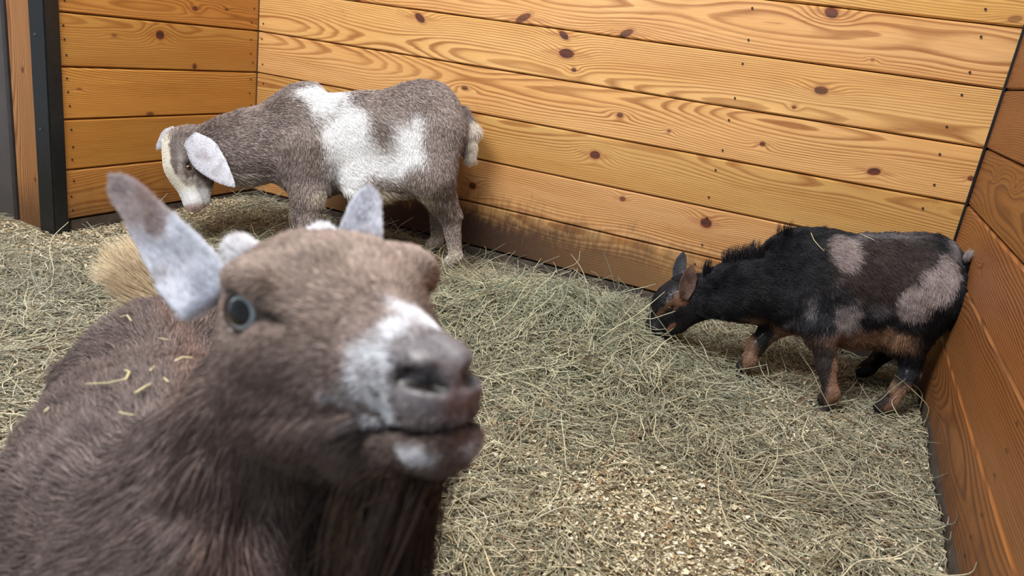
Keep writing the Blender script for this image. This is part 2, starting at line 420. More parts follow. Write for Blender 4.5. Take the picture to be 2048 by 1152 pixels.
def inside(x, y):
    return ((x > 0.0) & (x < L - 0.005) & (y < -0.005)) | ((x <= 0.0) & (y < -0.94))
def seen(x, y):
    px, py, d = proj(np.stack([x, y, np.zeros_like(x)], -1))
    return (d > 0.2) & (px > -350) & (px < 2400) & (py > 250) & (py < 1500)
def hay_density(x, y):
    P = np.stack([x, y, np.zeros_like(x)], -1)
    n = 0.5 + 0.5 * vnoise(P, 2.6, 21) + 0.25 * vnoise(P, 7.0, 22)
    d = 0.34 + 0.50 * n
    g = lambda cx, cy, sx, sy, a: a * np.exp(-((x - cx) / sx) ** 2 - ((y - cy) / sy) ** 2)
    d = d + g(1.65, -.55, .5, .35, .8) + g(2.2, -.95, .5, .25, .25) + g(.9, -.3, .6, .12, .2)
    d = d - g(2.20, -1.24, .22, .22, .62) - g(2.05, -1.45, .2, .2, .25) - g(1.1, -.15, .22, .14, .35) - g(0.05, -.98, .40, .22, .6) - g(.2, -.3, .35, .25, .5) + g(.55, -.55, .2, .2, .3)
    return np.clip(d, 0.05, 1.4)
def make_hay(n, rng, lo, hi, rlo, rhi, lift, sel=None, dens=hay_density, cols=None, stick=0.04):
    x = rng.uniform(-0.9, L, n * 3); y = rng.uniform(-2.75, 0, n * 3)
    keep = inside(x, y) & (rng.random(n * 3) < dens(x, y) / 1.4) & (seen(x, y) | (rng.random(n * 3) < 0.2))
    x = x[keep][:n]; y = y[keep][:n]; n = len(x)
    P0 = np.stack([x, y, np.zeros(n)], -1)
    ang = rng.uniform(0, 2 * np.pi, n)
    flow = np.pi * vnoise(P0, 4.0, 31); bias = rng.random(n) < 0.45
    ang = np.where(bias, flow + rng.normal(0, .35, n), ang)
    Ls = rng.uniform(lo, hi, n) * np.where(rng.random(n) < .12, 1.8, 1)
    k = 5; s = np.linspace(-.5, .5, k)
    bend = rng.normal(0, .9, n)[:, None] * s[None, :] * 1.0 + rng.normal(0, .25, (n, k))
    a = ang[:, None] + bend
    seg = (Ls / (k - 1))[:, None]
    dx = np.cumsum(np.cos(a) * seg, 1); dy = np.cumsum(np.sin(a) * seg, 1)
    xs = x[:, None] + dx - dx[:, 2:3]; ys = y[:, None] + dy - dy[:, 2:3]
    xs = np.clip(xs, -1.2, L - .004); ys = np.minimum(ys, -.004)
    tilt = rng.normal(0, .13, n); up = rng.random(n) < stick
    tilt = np.where(up, rng.uniform(.3, .8, n), tilt)
    base = rng.random(n) ** 1.3 * lift * np.clip(dens(x, y), .3, 1.5) * (1 + .6 * vnoise(P0, 11.0, 77))
    zs = fh(xs, ys) + base[:, None] + tilt[:, None] * (s * Ls[:, None]) + np.where(up, tilt * Ls * .5, 0)[:, None] + rng.normal(0, .0022, (n, k))
    zs = np.maximum(zs, fh(xs, ys) - .004)
    rad = rng.uniform(rlo, rhi, n)[:, None] * np.array([.75, 1, 1, 1, .6])[None, :]
    pal = lin(cols if cols is not None else [(190, 182, 148), (166, 162, 132), (206, 198, 162), (144, 142, 116), (214, 202, 162), (178, 162, 122), (124, 124, 104), (156, 124, 92), (226, 218, 186)])
    wts = np.array([.2, .18, .15, .12, .09, .1, .08, .04, .04][:len(pal)]); wts /= wts.sum()
    c = pal[rng.choice(len(pal), n, p=wts)] * rng.uniform(.62, 1.12, (n, 1))
    c = c * .76 + c.mean(1, keepdims=True) * .24
    # greener where the fresh hay lies
    g = np.exp(-((x - 1.75) / .6) ** 2 - ((y + .6) / .5) ** 2)[:, None]
    c = c * (1 - g * np.array([.09, .02, .03])[None, :])
    c2 = 0.5 + .5 * vnoise(P0, 2.2, 51)[:, None]
    c = c * (1 + (c2 - .5) * np.array([.08, .0, -.14])[None, :])
    return np.stack([xs, ys, zs], -1), rad, np.clip(c, 0, 1)
HAYN = 1.0
P, r, c = make_hay(int(92000 * HAYN), np.random.default_rng(1), .035, .12, .0007, .00135, .034)
hay = hair_obj('hay', P, r, c, M_hay); tag(hay, 'loose tangled green and straw coloured hay strewn over the stall floor', 'hay', kind='stuff')
# the heap the black goat eats from, thicker and greener
def heap_density(x, y):
    g = lambda cx, cy, sx, sy, a: a * np.exp(-((x - cx) / sx) ** 2 - ((y - cy) / sy) ** 2)
    return np.clip(g(1.70, -.50, .24, .20, 1.5) + g(1.42, -.60, .25, .18, 1.1) - 0.12, 0, 1.4)
P, r, c = make_hay(int(16000 * HAYN), np.random.default_rng(2),   .06, .16, .0008, .0014, .06, dens=heap_density, stick=.06,
                   cols=[(184, 186, 156), (160, 164, 136), (200, 200, 168), (138, 144, 120), (208, 204, 170), (168, 166, 130), (120, 126, 108), (158, 138, 104), (218, 216, 186)])
heap = hair_obj('hay_heap', P, r, c, M_hay); tag(heap, 'thick greenish heap of hay at the muzzle of the black goat', 'hay', kind='stuff')
# shavings
def flakes(n, rng, s0, s1, dens):
    x = rng.uniform(-0.9, L, n * 4); y = rng.uniform(-2.7, -.01, n * 4)
    keep = inside(x, y) & seen(x, y) & (rng.random(n * 4) < dens(x, y)); x = x[keep][:n]; y = y[keep][:n]; n = len(x)
    z = fh(x, y) + rng.uniform(.0, .012, n)
    a = rng.uniform(0, 6.283, n); s = rng.uniform(s0, s1, n) * rng.choice([1, 1, 1, 1.7], n); as_ = rng.uniform(.3, .8, n)
    e1 = np.stack([np.cos(a), np.sin(a), rng.normal(0, .3, n)], -1) * s[:, None] * .5
    e2 = np.stack([-np.sin(a), np.cos(a), rng.normal(0, .3, n)], -1) * (s * as_)[:, None] * .5
    C = np.stack([x, y, z], -1); cv = np.array([0, 0, 1.0]) * (s * rng.uniform(-.2, .3, n))[:, None]
    V = np.stack([C - e1 - e2 * .8, C + e1 * 1.1 - e2, C + e1 * .8 + e2, C - e1 + e2 * 1.1, C + cv], 1).reshape(-1, 3)
    b = np.arange(n)[:, None] * 5
    F = np.concatenate([b + np.array([[0, 1, 4]]), b + np.array([[1, 2, 4]]), b + np.array([[2, 3, 4]]), b + np.array([[3, 0, 4]])], 0)
    pal = lin([(222, 210, 180), (204, 190, 158), (236, 228, 206), (178, 158, 122), (156, 124, 92)])
    c = pal[rng.choice(5, n, p=[.34, .28, .16, .16, .06])] * rng.uniform(.85, 1.1, (n, 1))
    return V, F, np.repeat(np.clip(c, 0, 1), 5, 0)
V, F, c = flakes(60000, np.random.default_rng(5), .003, .008, lambda x, y: np.clip(1.25 - hay_density(x, y), .2, 1))
sh = mesh_obj('wood_shavings', V, F, M_flake, floor, False, c); tag(sh, kind='stuff')

# ------------------------------------------------------------------ implicit bodies
class Body:
    """smooth union of rounded cones and ellipsoids; each carries the way its hair lies"""
    def __init__(s): s.p = []
    def cone(s, a, b, ra, rb, k=0.02, flow=None, sub=False):
        a = np.array(a, float); b = np.array(b, float)
        s.p.append(('c', a, b, ra, rb, k, nrm(b - a) if flow is None else nrm(flow), sub))
    def ell(s, c, R, rad, k=0.02, flow=None, sub=False):
        """R: 3x3, rows are the ellipsoid's axes"""
        s.p.append(('e', np.array(c, float), np.array(R, float), np.array(rad, float), None, k, nrm(flow if flow is not None else R[0]), sub))
    def chain(s, pts, k=0.02):
        for a, b in zip(pts[:-1], pts[1:]): s.cone(a[0], b[0], a[1], b[1], k)
    def each(s, q, P):
        if q[0] == 'c':
            a, b, ra, rb = q[1:5]; ba = b - a; h = np.clip(((P - a) @ ba) / (ba @ ba), 0, 1)
            return np.linalg.norm(P - a - h[:, None] * ba, axis=1) - (ra + (rb - ra) * h)
        L_ = (P - q[1]) @ q[2].T; k0 = np.linalg.norm(L_ / q[3], axis=1); k1 = np.linalg.norm(L_ / q[3] ** 2, axis=1)
        return k0 * (k0 - 1) / np.maximum(k1, 1e-9)
    def __call__(s, P):
        d = np.full(len(P), 9.0)
        for q in s.p:
            di = s.each(q, P); k = q[5]
            if q[7]:
                di = -di; h = np.maximum(k - np.abs(d - di), 0) / k; d = np.maximum(d, di) + h * h * k * .25
            else:
                h = np.maximum(k - np.abs(d - di), 0) / k; d = np.minimum(d, di) - h * h * k * .25
        return d
    def flow(s, P):
        W = np.zeros(len(P)); Fv = np.zeros((len(P), 3))
        for q in s.p:
            if q[7]: continue
            w_ = np.exp(-np.maximum(s.each(q, P) + .01, 0) / 0.012); W += w_; Fv += w_[:, None] * q[6]
        return nrm(Fv / (W[:, None] + 1e-9))
    def bounds(s):
        lo = np.full(3, 9.); hi = np.full(3, -9.)
        for q in s.p:
            if q[7]: continue
            if q[0] == 'c':
                for a, r in ((q[1], q[3]), (q[2], q[4])): lo = np.minimum(lo, a - r); hi = np.maximum(hi, a + r)
            else:
                r = q[3].max(); lo = np.minimum(lo, q[1] - r); hi = np.maximum(hi, q[1] + r)
        return lo - .03, hi + .03

def mesh_body(f, h):
    lo, hi = f.bounds(); B = 8
    nb = np.ceil((hi - lo) / (h * B)).astype(int)
    bc = np.stack(np.meshgrid(*[lo[i] + (np.arange(nb[i]) + .5) * h * B for i in range(3)], indexing='ij'), -1).reshape(-1, 3)
    dc = f(bc)
    act = np.abs(dc) < h * B * 1.15 + .015
    n = nb * B + 1
    G = np.ones(n, np.float32)
    sg = np.where(dc < 0, -1, 1).reshape(nb).astype(np.float32)
    G[:-1, :-1, :-1] = np.repeat(np.repeat(np.repeat(sg, B, 0), B, 1), B, 2)
    ii = np.stack(np.unravel_index(np.nonzero(act)[0], nb), -1) * B
    off = np.stack(np.meshgrid(np.arange(B + 1), np.arange(B + 1), np.arange(B + 1), indexing='ij'), -1).reshape(-1, 3)
    for s0 in range(0, len(ii), 400):
        I = (ii[s0:s0 + 400, None, :] + off[None]).reshape(-1, 3)
        G[I[:, 0], I[:, 1], I[:, 2]] = f(lo + I * h)
    S = G < 0
    c = [S[a:n[0] - 1 + a, b:n[1] - 1 + b, e:n[2] - 1 + e] for a in (0, 1) for b in (0, 1) for e in (0, 1)]
    allc = c[0].copy(); anyc = c[0].copy()
    for q in c[1:]: allc &= q; anyc |= q
    cells = np.stack(np.nonzero(anyc & ~allc), -1)
    vid = np.full(n - 1, -1, np.int64); vid[cells[:, 0], cells[:, 1], cells[:, 2]] = np.arange(len(cells))
    acc = np.zeros((len(cells), 3)); cnt = np.zeros(len(cells))
    cor = np.array([(a, b, e) for a in (0, 1) for b in (0, 1) for e in (0, 1)])
    gv = [G[cells[:, 0] + q[0], cells[:, 1] + q[1], cells[:, 2] + q[2]] for q in cor]
    for i in range(8):
        for j in range(i + 1, 8):
            if np.abs(cor[i] - cor[j]).sum() != 1: continue
            m = (gv[i] < 0) != (gv[j] < 0)
            t_ = np.where(m, gv[i] / np.where(m, gv[i] - gv[j], 1), 0)
            acc += np.where(m[:, None], cor[i] + t_[:, None] * (cor[j] - cor[i]), 0); cnt += m
    V = lo + (cells + acc / cnt[:, None]) * h
    Fs = []
    for ax in range(3):
        o1, o2 = [(1, 2), (2, 0), (0, 1)][ax]
        s0 = [slice(None)] * 3; s1 = [slice(None)] * 3; s0[ax] = slice(0, -1); s1[ax] = slice(1, None)
        A = S[tuple(s0)]; Bs = S[tuple(s1)]
        e = np.stack(np.nonzero(A != Bs), -1)
        e = e[(e[:, o1] > 0) & (e[:, o2] > 0) & (e[:, o1] < n[o1] - 1) & (e[:, o2] < n[o2] - 1)]
        ins = A[e[:, 0], e[:, 1], e[:, 2]]
        d1 = np.zeros(3, int); d1[o1] = 1; d2 = np.zeros(3, int); d2[o2] = 1
        q = [vid[tuple((e - d1 * a - d2 * b).T)] for a, b in ((1, 1), (0, 1), (0, 0), (1, 0))]
        Q = np.stack(q, -1); Q[~ins] = Q[~ins][:, ::-1]
        Fs.append(Q)
    F = np.concatenate(Fs); F = F[(F >= 0).all(1)]
    # normals by gradient
    e = h * .6; N = np.stack([f(V + np.eye(3)[i] * e) - f(V - np.eye(3)[i] * e) for i in range(3)], -1)
    return V, F, nrm(N)

def sample_faces(V, F, N, n, rng, weight=None):
    A = np.linalg.norm(np.cross(V[F[:, 2]] - V[F[:, 0]], V[F[:, 3]] - V[F[:, 1]]), axis=1) * .5
    if weight is not None: A = A * weight(V[F].mean(1), N[F].mean(1))
    i = rng.choice(len(F), n, p=A / A.sum()); a = rng.random(n)[:, None]; b = rng.random(n)[:, None]
    f = F[i]
    P = (V[f[:, 0]] * (1 - a) + V[f[:, 1]] * a) * (1 - b) + (V[f[:, 3]] * (1 - a) + V[f[:, 2]] * a) * b
    Nn = nrm((N[f[:, 0]] * (1 - a) + N[f[:, 1]] * a) * (1 - b) + (N[f[:, 3]] * (1 - a) + N[f[:, 2]] * a) * b)
    return P, Nn

def grow(P, N, T, length, rng, lie=.8, clump=.3, cf=70., grav=.25, k=5, wave=0.0):
    """hair polylines: leave the skin along N, lie over along T, tips sag"""
    T = T - (T * N).sum(1, keepdims=True) * N; T = nrm(T)
    T = nrm(T + clump * vnoise3(P, cf, 5) + .5 * clump * vnoise3(P, cf * .35, 9) + rng.normal(0, .13, P.shape))
    T = T - np.minimum((T * N).sum(1, keepdims=True), 0) * N
    out = [P - N * .0008]; cur = P.copy(); Ls = length * rng.uniform(.7, 1.15, len(P))
    st = (Ls / (k - 1))[:, None]
    for i in range(1, k):
        f = i / (k - 1)
        d = nrm(N * (1 - lie) * (1.5 - .9 * f) + T * (lie * (.4 + .8 * f)) + np.array([0, 0, -1.]) * grav * f * f + (rng.normal(0, wave, P.shape) if wave else 0))
        cur = cur + d * st; out.append(cur)
    return np.stack(out, 1)
def taper(n, k, r, rng):
    pr = np.array([1, 1, .85, .6, .2]) if k == 5 else np.linspace(1, .2, k)
    return rng.uniform(.75, 1.25, n)[:, None] * r * pr[None, :]

M_fur = strand_mat('goat_fur', 0.5, 0.28, soft=0.12)
def skin_mat():
    t = NT('goat_skin')
    a = t.new('ShaderNodeAttribute', attribute_name='coat').outputs['Color']
    co = t.new('ShaderNodeNewGeometry').outputs['Position']
    n = t.noise(co, 350.0, 3); c = t.mix(t.map(n, 0.3, 0.7, 0.0, 0.35), a, (0.02, 0.015, 0.015))
    t.put(t.b.inputs['Base Color'], c); t.b.inputs['Roughness'].default_value = 0.42; t.bump(n, 0.3, 0.0006)
    return t.m
M_skin = skin_mat()
M_hoof = plain('dark_hoof', (52, 46, 42), 0.5, 0, .3, 120)
M_pupil = plain('black_pupil', (6, 7, 12), 0.08, 0, .1)
M_wet = plain('wet_nose_skin', (70, 68, 74), 0.3, 0, .2, 300)

def blob(P, c, R, rad, edge=.25, nz=.25, freq=22., seed=0, mirror=None):
    """soft-edged noisy ellipsoid patch of pigment, 0..1"""
    q = np.linalg.norm(((P - c) @ np.asarray(R).T) / rad, axis=1)
    q = q + nz * vnoise(P, freq, seed + 100) + .5 * nz * vnoise(P, freq * 3, seed + 101)
    return 1 - smooth(1 - edge, 1 + edge, q)
def mixc(c, m, col): return c * (1 - m[:, None]) + np.asarray(col) * m[:, None]

def ear_part(root, base, tip, side, width, cup, coatf, furn, flen, rng, bend=(0, 0, 0), hr=.00035, thick=.0035, bw=.45, spear=0):
    base = np.array(base); tip = np.array(tip); ax = nrm(tip - base); side = np.array(side, float); side = nrm(side - (side @ ax) * ax); nor = np.cross(side, ax)
    nu, nv_ = 26, 15; Lr = np.linalg.norm(tip - base)
    V = []
    for sgn in (1, -1):
        for i in range(nu):
            u = i / (nu - 1)
            wd = width * .5 * (bw + (1 - bw) * math.sin(min(u / .42, 1) * math.pi / 2)) * max(0.02, (1 - max(0, (u - .42) / .58) ** 2.0)) ** .62
            if spear: wd = width * .5 * (.70 + .30 * min(u / .2, 1)) * (1 - spear * u) * math.sqrt(max(.002, 1 - max(0, (u - .86) / .14) ** 2))
            c = base + ax * Lr * u + np.array(bend) * u * u
            for j in range(nv_):
                v = j / (nv_ - 1) * 2 - 1
                cu = cup * (1 - .5 * u)
                x_ = wd * math.sin(v * cu) / max(math.sin(cu), .3) if cu > .05 else wd * v
                y_ = wd * (math.cos(v * cu) - 1) / max(math.sin(cu), .3)
                th = thick * (1 - .6 * u) * math.sqrt(max(0, 1 - v * v * .96)) * (1 if u < .999 else .2)
                V.append(c + side * x_ - nor * y_ + nor * sgn * th * .5)
    V = np.array(V); n = nu * nv_; F = []
    for i in range(nu - 1):
        for j in range(nv_ - 1):
            a = i * nv_ + j
            F.append((a, a + 1, a + nv_ + 1, a + nv_)); F.append((n + a, n + a + nv_, n + a + nv_ + 1, n + a + 1))
    for i in range(nu - 1):
        a = i * nv_; F.append((a, a + nv_, n + a + nv_, n + a)); a = i * nv_ + nv_ - 1; F.append((a, n + a, n + a + nv_, a + nv_))
    for j in range(nv_ - 1):
        a = j; F.append((a, n + a, n + a + 1, a + 1)); a = (nu - 1) * nv_ + j; F.append((a, a + 1, n + a + 1, n + a))
    F = np.array(F)
    fn = np.cross(V[F[:, 2]] - V[F[:, 0]], V[F[:, 3]] - V[F[:, 1]]); N = np.zeros_like(V)
    for q in range(4): np.add.at(N, F[:, q], fn)
    N = nrm(N)
    o = mesh_obj('ear', V, F, M_skin, root, True, coatf(V))
    P, Nn = sample_faces(V, F, N, furn, rng)
    T = np.tile(ax, (furn, 1)); H = grow(P, Nn, T, flen, rng, lie=.9, clump=.25, grav=.05)
    hair_obj('fur', H, taper(furn, 5, hr, rng), np.clip(coatf(P) * rng.uniform(.8, 1.2, (furn, 1)), 0, 1), M_fur, o)['kind'] = 'stuff'
    return o

def eye_part(root, c, gaze, r, iris, pup=.62, slit=1.0, white=.93):
    """eyeball with a coloured iris; the pupil is a raised cap"""
    gaze = nrm(gaze); q = Vector(gaze).to_track_quat('Z', 'Y')
    V = []; F = []; nu, nv_ = 20, 28
    for i in range(nu + 1):
        th = math.pi * i / nu
        for j in range(nv_): V.append((r * math.sin(th) * math.cos(2 * math.pi * j / nv_), r * math.sin(th) * math.sin(2 * math.pi * j / nv_), r * math.cos(th)))
    for i in range(nu):
        for j in range(nv_): F.append((i * nv_ + j, (i + 1) * nv_ + j, (i + 1) * nv_ + (j + 1) % nv_, i * nv_ + (j + 1) % nv_))
    t = NT('eye_' + str(len(bpy.data.materials)))
    co = t.sep(t.new('ShaderNodeTexCoord').outputs['Object'])
    rr = t.math('DIVIDE', t.math('SQRT', t.math('ADD', t.math('MULTIPLY', co[0], co[0]), t.math('MULTIPLY', co[1], co[1]))), r)
    i0 = lin(iris); col = t.ramp(rr, [(0, tuple(i0)), (.70, tuple(i0)), (.84, tuple(i0 * .75)), (white, tuple(lin((40, 28, 26))))])
    t.put(t.b.inputs['Base Color'], col); t.b.inputs['Roughness'].default_value = .06; t.b.inputs['Coat Weight'].default_value = .5
    o = mesh_obj('eye', V, F, t.m, root, True); o.location = c; o.rotation_mode = 'QUATERNION'; o.rotation_quaternion = q
    V = [(0, 0, r * 1.012)]; F = []; m = 24
    for i in range(1, 6):
        a = pup * i / 5
        for j in range(m):
            x_ = r * 1.012 * math.sin(a) * math.cos(2 * math.pi * j / m); y_ = r * 1.012 * math.sin(a) * math.sin(2 * math.pi * j / m) * slit
            V.append((x_, y_, math.sqrt(max((r * 1.012) ** 2 - x_ * x_ - y_ * y_, 0)) - (.012 * r if i == 5 else 0)))
    for j in range(m): F.append((0, 1 + j, 1 + (j + 1) % m))
    for i in range(4):
        for j in range(m): F.append((1 + i * m + j, 1 + (i + 1) * m + j, 1 + (i + 1) * m + (j + 1) % m, 1 + i * m + (j + 1) % m))
    mesh_obj('pupil', V, F, M_pupil, o, True)
    return o

def lid_part(root, c, gaze, r):
    """dark rim of bare skin round the eye"""
    g = nrm(gaze); a = nrm(np.cross(g, [0, 0, 1.])); b = np.cross(a, g); V = []; F = []; n, m = 36, 8
    for i in range(n):
        t_ = 2 * math.pi * i / n; e = a * math.cos(t_) + b * math.sin(t_) * .90
        th = .0022 * (1 + .35 * math.sin(t_)); k = c + g * r * .52 + e * r * .98
        for j in range(m): V.append(k + th * (e * math.cos(j * .7854) + g * math.sin(j * .7854)))
    for i in range(n):
        for j in range(m): F.append((i * m + j, i * m + (j + 1) % m, ((i + 1) % n) * m + (j + 1) % m, ((i + 1) % n) * m + j))
    o = mesh_obj('eyelid', V, F, M_lid, root, True); return o
M_lid = plain('eyelid_skin', (70, 52, 46), 0.4, 0, .2, 300)

def hoof_part(root, P, fwd, s=1.0, mat=None):
    """cloven hoof: two toes side by side"""
    fwd = nrm(np.array([fwd[0], fwd[1], 0.])); lat = np.cross([0, 0, 1.], fwd); V = []; F = []
    for sg in (-1, 1):
        b = len(V); rings = [(0.0, .021, .0105), (.012, .0185, .0098), (.026, .014, .0085), (.034, .010, .007)]
        for (z, a, w_) in rings:
            for i in range(12):
                t_ = 2 * math.pi * i / 12; cx = math.cos(t_); sy = math.sin(t_)
                ex = a * (cx if cx < 0 else cx * 1.35) * (1.0 - .25 * abs(sy))
                V.append(P + s * (fwd * (ex + .004 - z * .35) + lat * (sg * .0108 + w_ * sy) + np.array([0, 0, z])))
        for r_ in range(3):
            for i in range(12): F.append((b + r_ * 12 + i, b + r_ * 12 + (i + 1) % 12, b + (r_ + 1) * 12 + (i + 1) % 12, b + (r_ + 1) * 12 + i))
        F.append(tuple(b + i for i in range(11, -1, -1))); F.append(tuple(b + 36 + i for i in range(12)))
    return mesh_obj('hoof', V, F, mat or M_hoof, root, True)

def goat_root(name, loc, label):
    o = bpy.data.objects.new(name, None); link(o); tag(o, label, 'goat'); return o
EOM = None
def finish(root, base):
    base = Vector(base); root.location = base
    for ch in root.children: ch.matrix_parent_inverse = Matrix.Translation(-base)
def frame(ax):
    ax = nrm(np.array([ax[0], ax[1], 0.])); up = np.array([0, 0, 1.]); return np.stack([ax, np.cross(up, ax), up])   # fwd, left, up
def rotated(Fm, pitch):
    """frame with nose tipped down by pitch"""
    a, l, u = Fm; c, s = math.cos(pitch), math.sin(pitch)
    return np.stack([a * c - u * s, l, u * c + a * s])
FURN = 1.0

# ================================================================== grey and white goat, head down by the left wall
def build_grey():
    rng = np.random.default_rng(41)
    Fm = frame((-.911, -.4125)); ax, lt, up = Fm      # lt is the goat's left, towards the lens
    root = goat_root('goat', None, 'grey-brown goat with white saddle patches and drooping white ears, head lowered beside the left wall')
    B = Body(); D = 2.60
    dn = -up
    def lp(px, py, d, l=0.0): return U(px, py, d) + lt * l
    back = -ax + .25 * dn
    # trunk
    B.ell(lp(622, 292, D), rotated(Fm, .1), (.150, .112, .172), .06, back + .55 * dn)
    B.ell(lp(735, 282, D + .02), Fm, (.20, .130, .165), .07, back + .6 * dn)
    B.ell(lp(835, 258, D + .04), rotated(Fm, -.05), (.150, .118, .160), .06, back + .5 * dn)
    B.ell(lp(868, 212, D + .04), Fm, (.070, .055, .062), .06, back)
    B.ell(lp(600, 192, D), rotated(Fm, .5), (.075, .040, .038), .05, back)
    # neck
    B.cone(lp(590, 268, D), lp(480, 298, D - .02), .128, .108, .06, -nrm(lp(400, 300, D) - lp(590, 262, D)) + .35 * dn)
    B.cone(lp(490, 296, D - .02), lp(400, 302, D - .03), .106, .080, .05, -nrm(lp(400, 300, D) - lp(520, 270, D)) + .3 * dn)
    # shoulders, front legs
    for sg in (1, -1):
        o = .075 * sg; dx = 0 if sg > 0 else -38; dy = 0 if sg > 0 else -12
        B.cone(lp(628 + dx * .3, 300, D, o * .9), lp(628 + dx * .6, 385 + dy * .5, D, o), .082, .050, .05, dn)
        B.cone(lp(628 + dx * .6, 385 + dy * .5, D, o), lp(630 + dx, 452 + dy, D, o * .9), .047, .034, .03, dn)
        P0 = lp(630 + dx, 452 + dy, D, o * .9); gz = fh1(P0[0], P0[1])
        Pf = np.array([P0[0], P0[1], gz + .045]); B.cone(P0, Pf, .030, .021, .02, dn)
        B.cone(Pf, Pf + ax * .012 - up * .015, .024, .020, .01, dn)
        hoof_part(root, np.array([Pf[0], Pf[1], gz - .002]) + ax * .006, ax)
    # hind legs
    Hn = UZ(905, 531, .02); Hf = UZ(868, 497, .02)
    for sg, H, hock, stif in ((1, Hn, (900, 442), (868, 345)), (-1, Hf, (876, 425), (850, 340))):
        o = .072 * sg
        K = lp(*stif, D + .04, o); Hk = lp(*hock, D + .05 if sg > 0 else D + .16, 0)
        dH = (H - CAM) @ MR[2]; Hk = U(*hock, dH - .02)
        B.cone(lp(872, 268, D + .05, o * .85), K, .104, .072, .05, dn + .3 * -ax)
        B.cone(K, Hk + up * .02, .068, .034, .04, dn)
        Pf = np.array([H[0], H[1], .055]) - ax * .008
        B.cone(Hk + up * .015, Pf, .033, .021, .02, dn)
        B.cone(Pf, Pf + ax * .018 - up * .022, .023, .021, .01, dn)
        hoof_part(root, np.array([Pf[0], Pf[1], fh1(H[0], H[1])]) + ax * .012, ax)
    B.cone(lp(735, 362, D, .0), lp(835, 342, D + .03, 0), .078, .066, .05, -ax + dn * .6)
    # head: poll to muzzle, nose pointing down and to the left wall
    Hd = D - .045
    poll = U(372, 300, Hd); muz = U(391, 403, Hd - .01)
    h = nrm(muz - poll); hl = nrm(lt - (lt @ h) * h); hu = np.cross(h, hl)   # forward, left, up of the head
    ca, sa = math.cos(.72), math.sin(.72); hl, hu = hl * ca - hu * sa, hu * ca + hl * sa
    Rh = np.stack([h, hl, hu]); Lh = np.linalg.norm(muz - poll)
    def H_(x, y, z): return poll + h * (x * Lh) + hl * y + hu * z
    fb = -h + .2 * dn
    B.ell(H_(0.0, 0, .004), Rh, (.075, .062, .068), .03, fb)
    B.ell(H_(.28, 0, .026), Rh, (.070, .054, .044), .03, fb)
    B.cone(H_(.35, 0, .024), H_(.98, 0, .006), .046, .030, .03, fb)
    B.ell(H_(1.02, 0, .004), Rh, (.034, .031, .031), .015, fb)
    B.cone(H_(.10, 0, -.045), H_(.62, 0, -.034), .050, .033, .03, fb)
    B.cone(H_(.6, 0, -.034), H_(1.0, 0, -.030), .030, .017, .015, fb)
    for sg in (1, -1):
        B.ell(H_(.36, .045 * sg, .034), Rh, (.024, .013, .013), .015, fb)
        B.ell(H_(.42, .058 * sg, .018), Rh, (.015, .013, .010), .008, fb, True)
        B.ell(H_(1.20, .016 * sg, .010), Rh, (.010, .007, .0045), .004, fb, True)
    B.ell(H_(1.14, 0, -.018), Rh, (.036, .036, .0018), .003, fb, True)
    V, F, N = mesh_body(B, .0055)
    brown = lin((136, 124, 120)); dark = lin((98, 84, 80)); white = lin((246, 247, 250)); cream = lin((226, 214, 190))
    def coat(P):
        c = np.tile(brown, (len(P), 1))
        c = mixc(c, .5 * smooth(-.2, .6, vnoise(P, 9, 61)), dark)
        S = lambda px, py, rad, e=.2, n=.22, l=.11, d=D: blob(P, lp(px, py, d, l), Fm, rad, e, n, 20, 3)
        # white band over the withers, running down and back to the belly
        CF = np.stack([MR[0], MR[2], MR[1]]); pm = 1 / 605
        S = lambda px, py, rx, ry, e=.3, n=.38, th=0.: blob(P, U(px, py, D - .10), CF if not th else np.stack([MR[0] * math.cos(th) - MR[1] * math.sin(th), MR[2], MR[1] * math.cos(th) + MR[0] * math.sin(th)]), (rx * pm, .16, ry * pm), e, n, 20, 3)
        for q_ in ((618, 180, 34, 20), (650, 205, 30, 38, .3, .38, .5), (692, 258, 40, 50, .3, .38, .3), (703, 318, 46, 52), (765, 322, 62, 28), (812, 285, 34, 44, .4), (688, 358, 30, 26), (835, 262, 14, 34, .5)):
            c = mixc(c, S(*q_), white)
        c = mixc(c, .85 * S(772, 368, 34, 9, .4), brown)
        c = mixc(c, S(755, 398, 110, 20, .3, .15), cream)
        c = mixc(c, .9 * S(480, 366, 55, 13, .4, .3), lin((222, 218, 212)))
        c = mixc(c, smooth(.12, .05, P[:, 2]) * .65, lin((206, 194, 182)))
        # face
        q = (P - poll) @ Rh.T; q[:, 0] /= Lh; inh = smooth(-.30, -.1, q[:, 0]) * (np.linalg.norm(q[:, 1:], axis=1) < .09)
        nn = .010 * vnoise(P, 40, 71) + .006 * vnoise(P, 110, 72)
        blaze = smooth(.004, -.006, np.abs(q[:, 1]) - (.037 + .012 * smooth(.4, .9, q[:, 0])) + nn) * smooth(-.012, .004, q[:, 2])
        c = mixc(c, inh * .55, dark)
        c = mixc(c, inh * blaze, lin((240, 234, 222)))
        c = mixc(c, inh * smooth(.74, .86, q[:, 0] + nn * 6), white * .93)
        stripe = smooth(.006, -.002, np.abs(q[:, 1] * np.sign(q[:, 1]) - .036 + nn * .5) - .002) * smooth(.4, .5, q[:, 0]) * smooth(.82, .7, q[:, 0])
        c = mixc(c, inh * stripe * .7 * smooth(-.01, .01, q[:, 2]), lin((70, 56, 52)))
        c = mixc(c, inh * .5 * smooth(.1, .5, vnoise(P, 34, 77)) * smooth(.02, .035, np.abs(q[:, 1])) * smooth(.2, .4, q[:, 0]), lin((206, 198, 196)))
        c = mixc(c, inh * .6 * smooth(1.06, 1.12, q[:, 0]), lin((206, 160, 150)))
        return np.clip(c, 0, 1)
    body = mesh_obj('body', V, F, M_skin, root, True, coat(V) * .8)
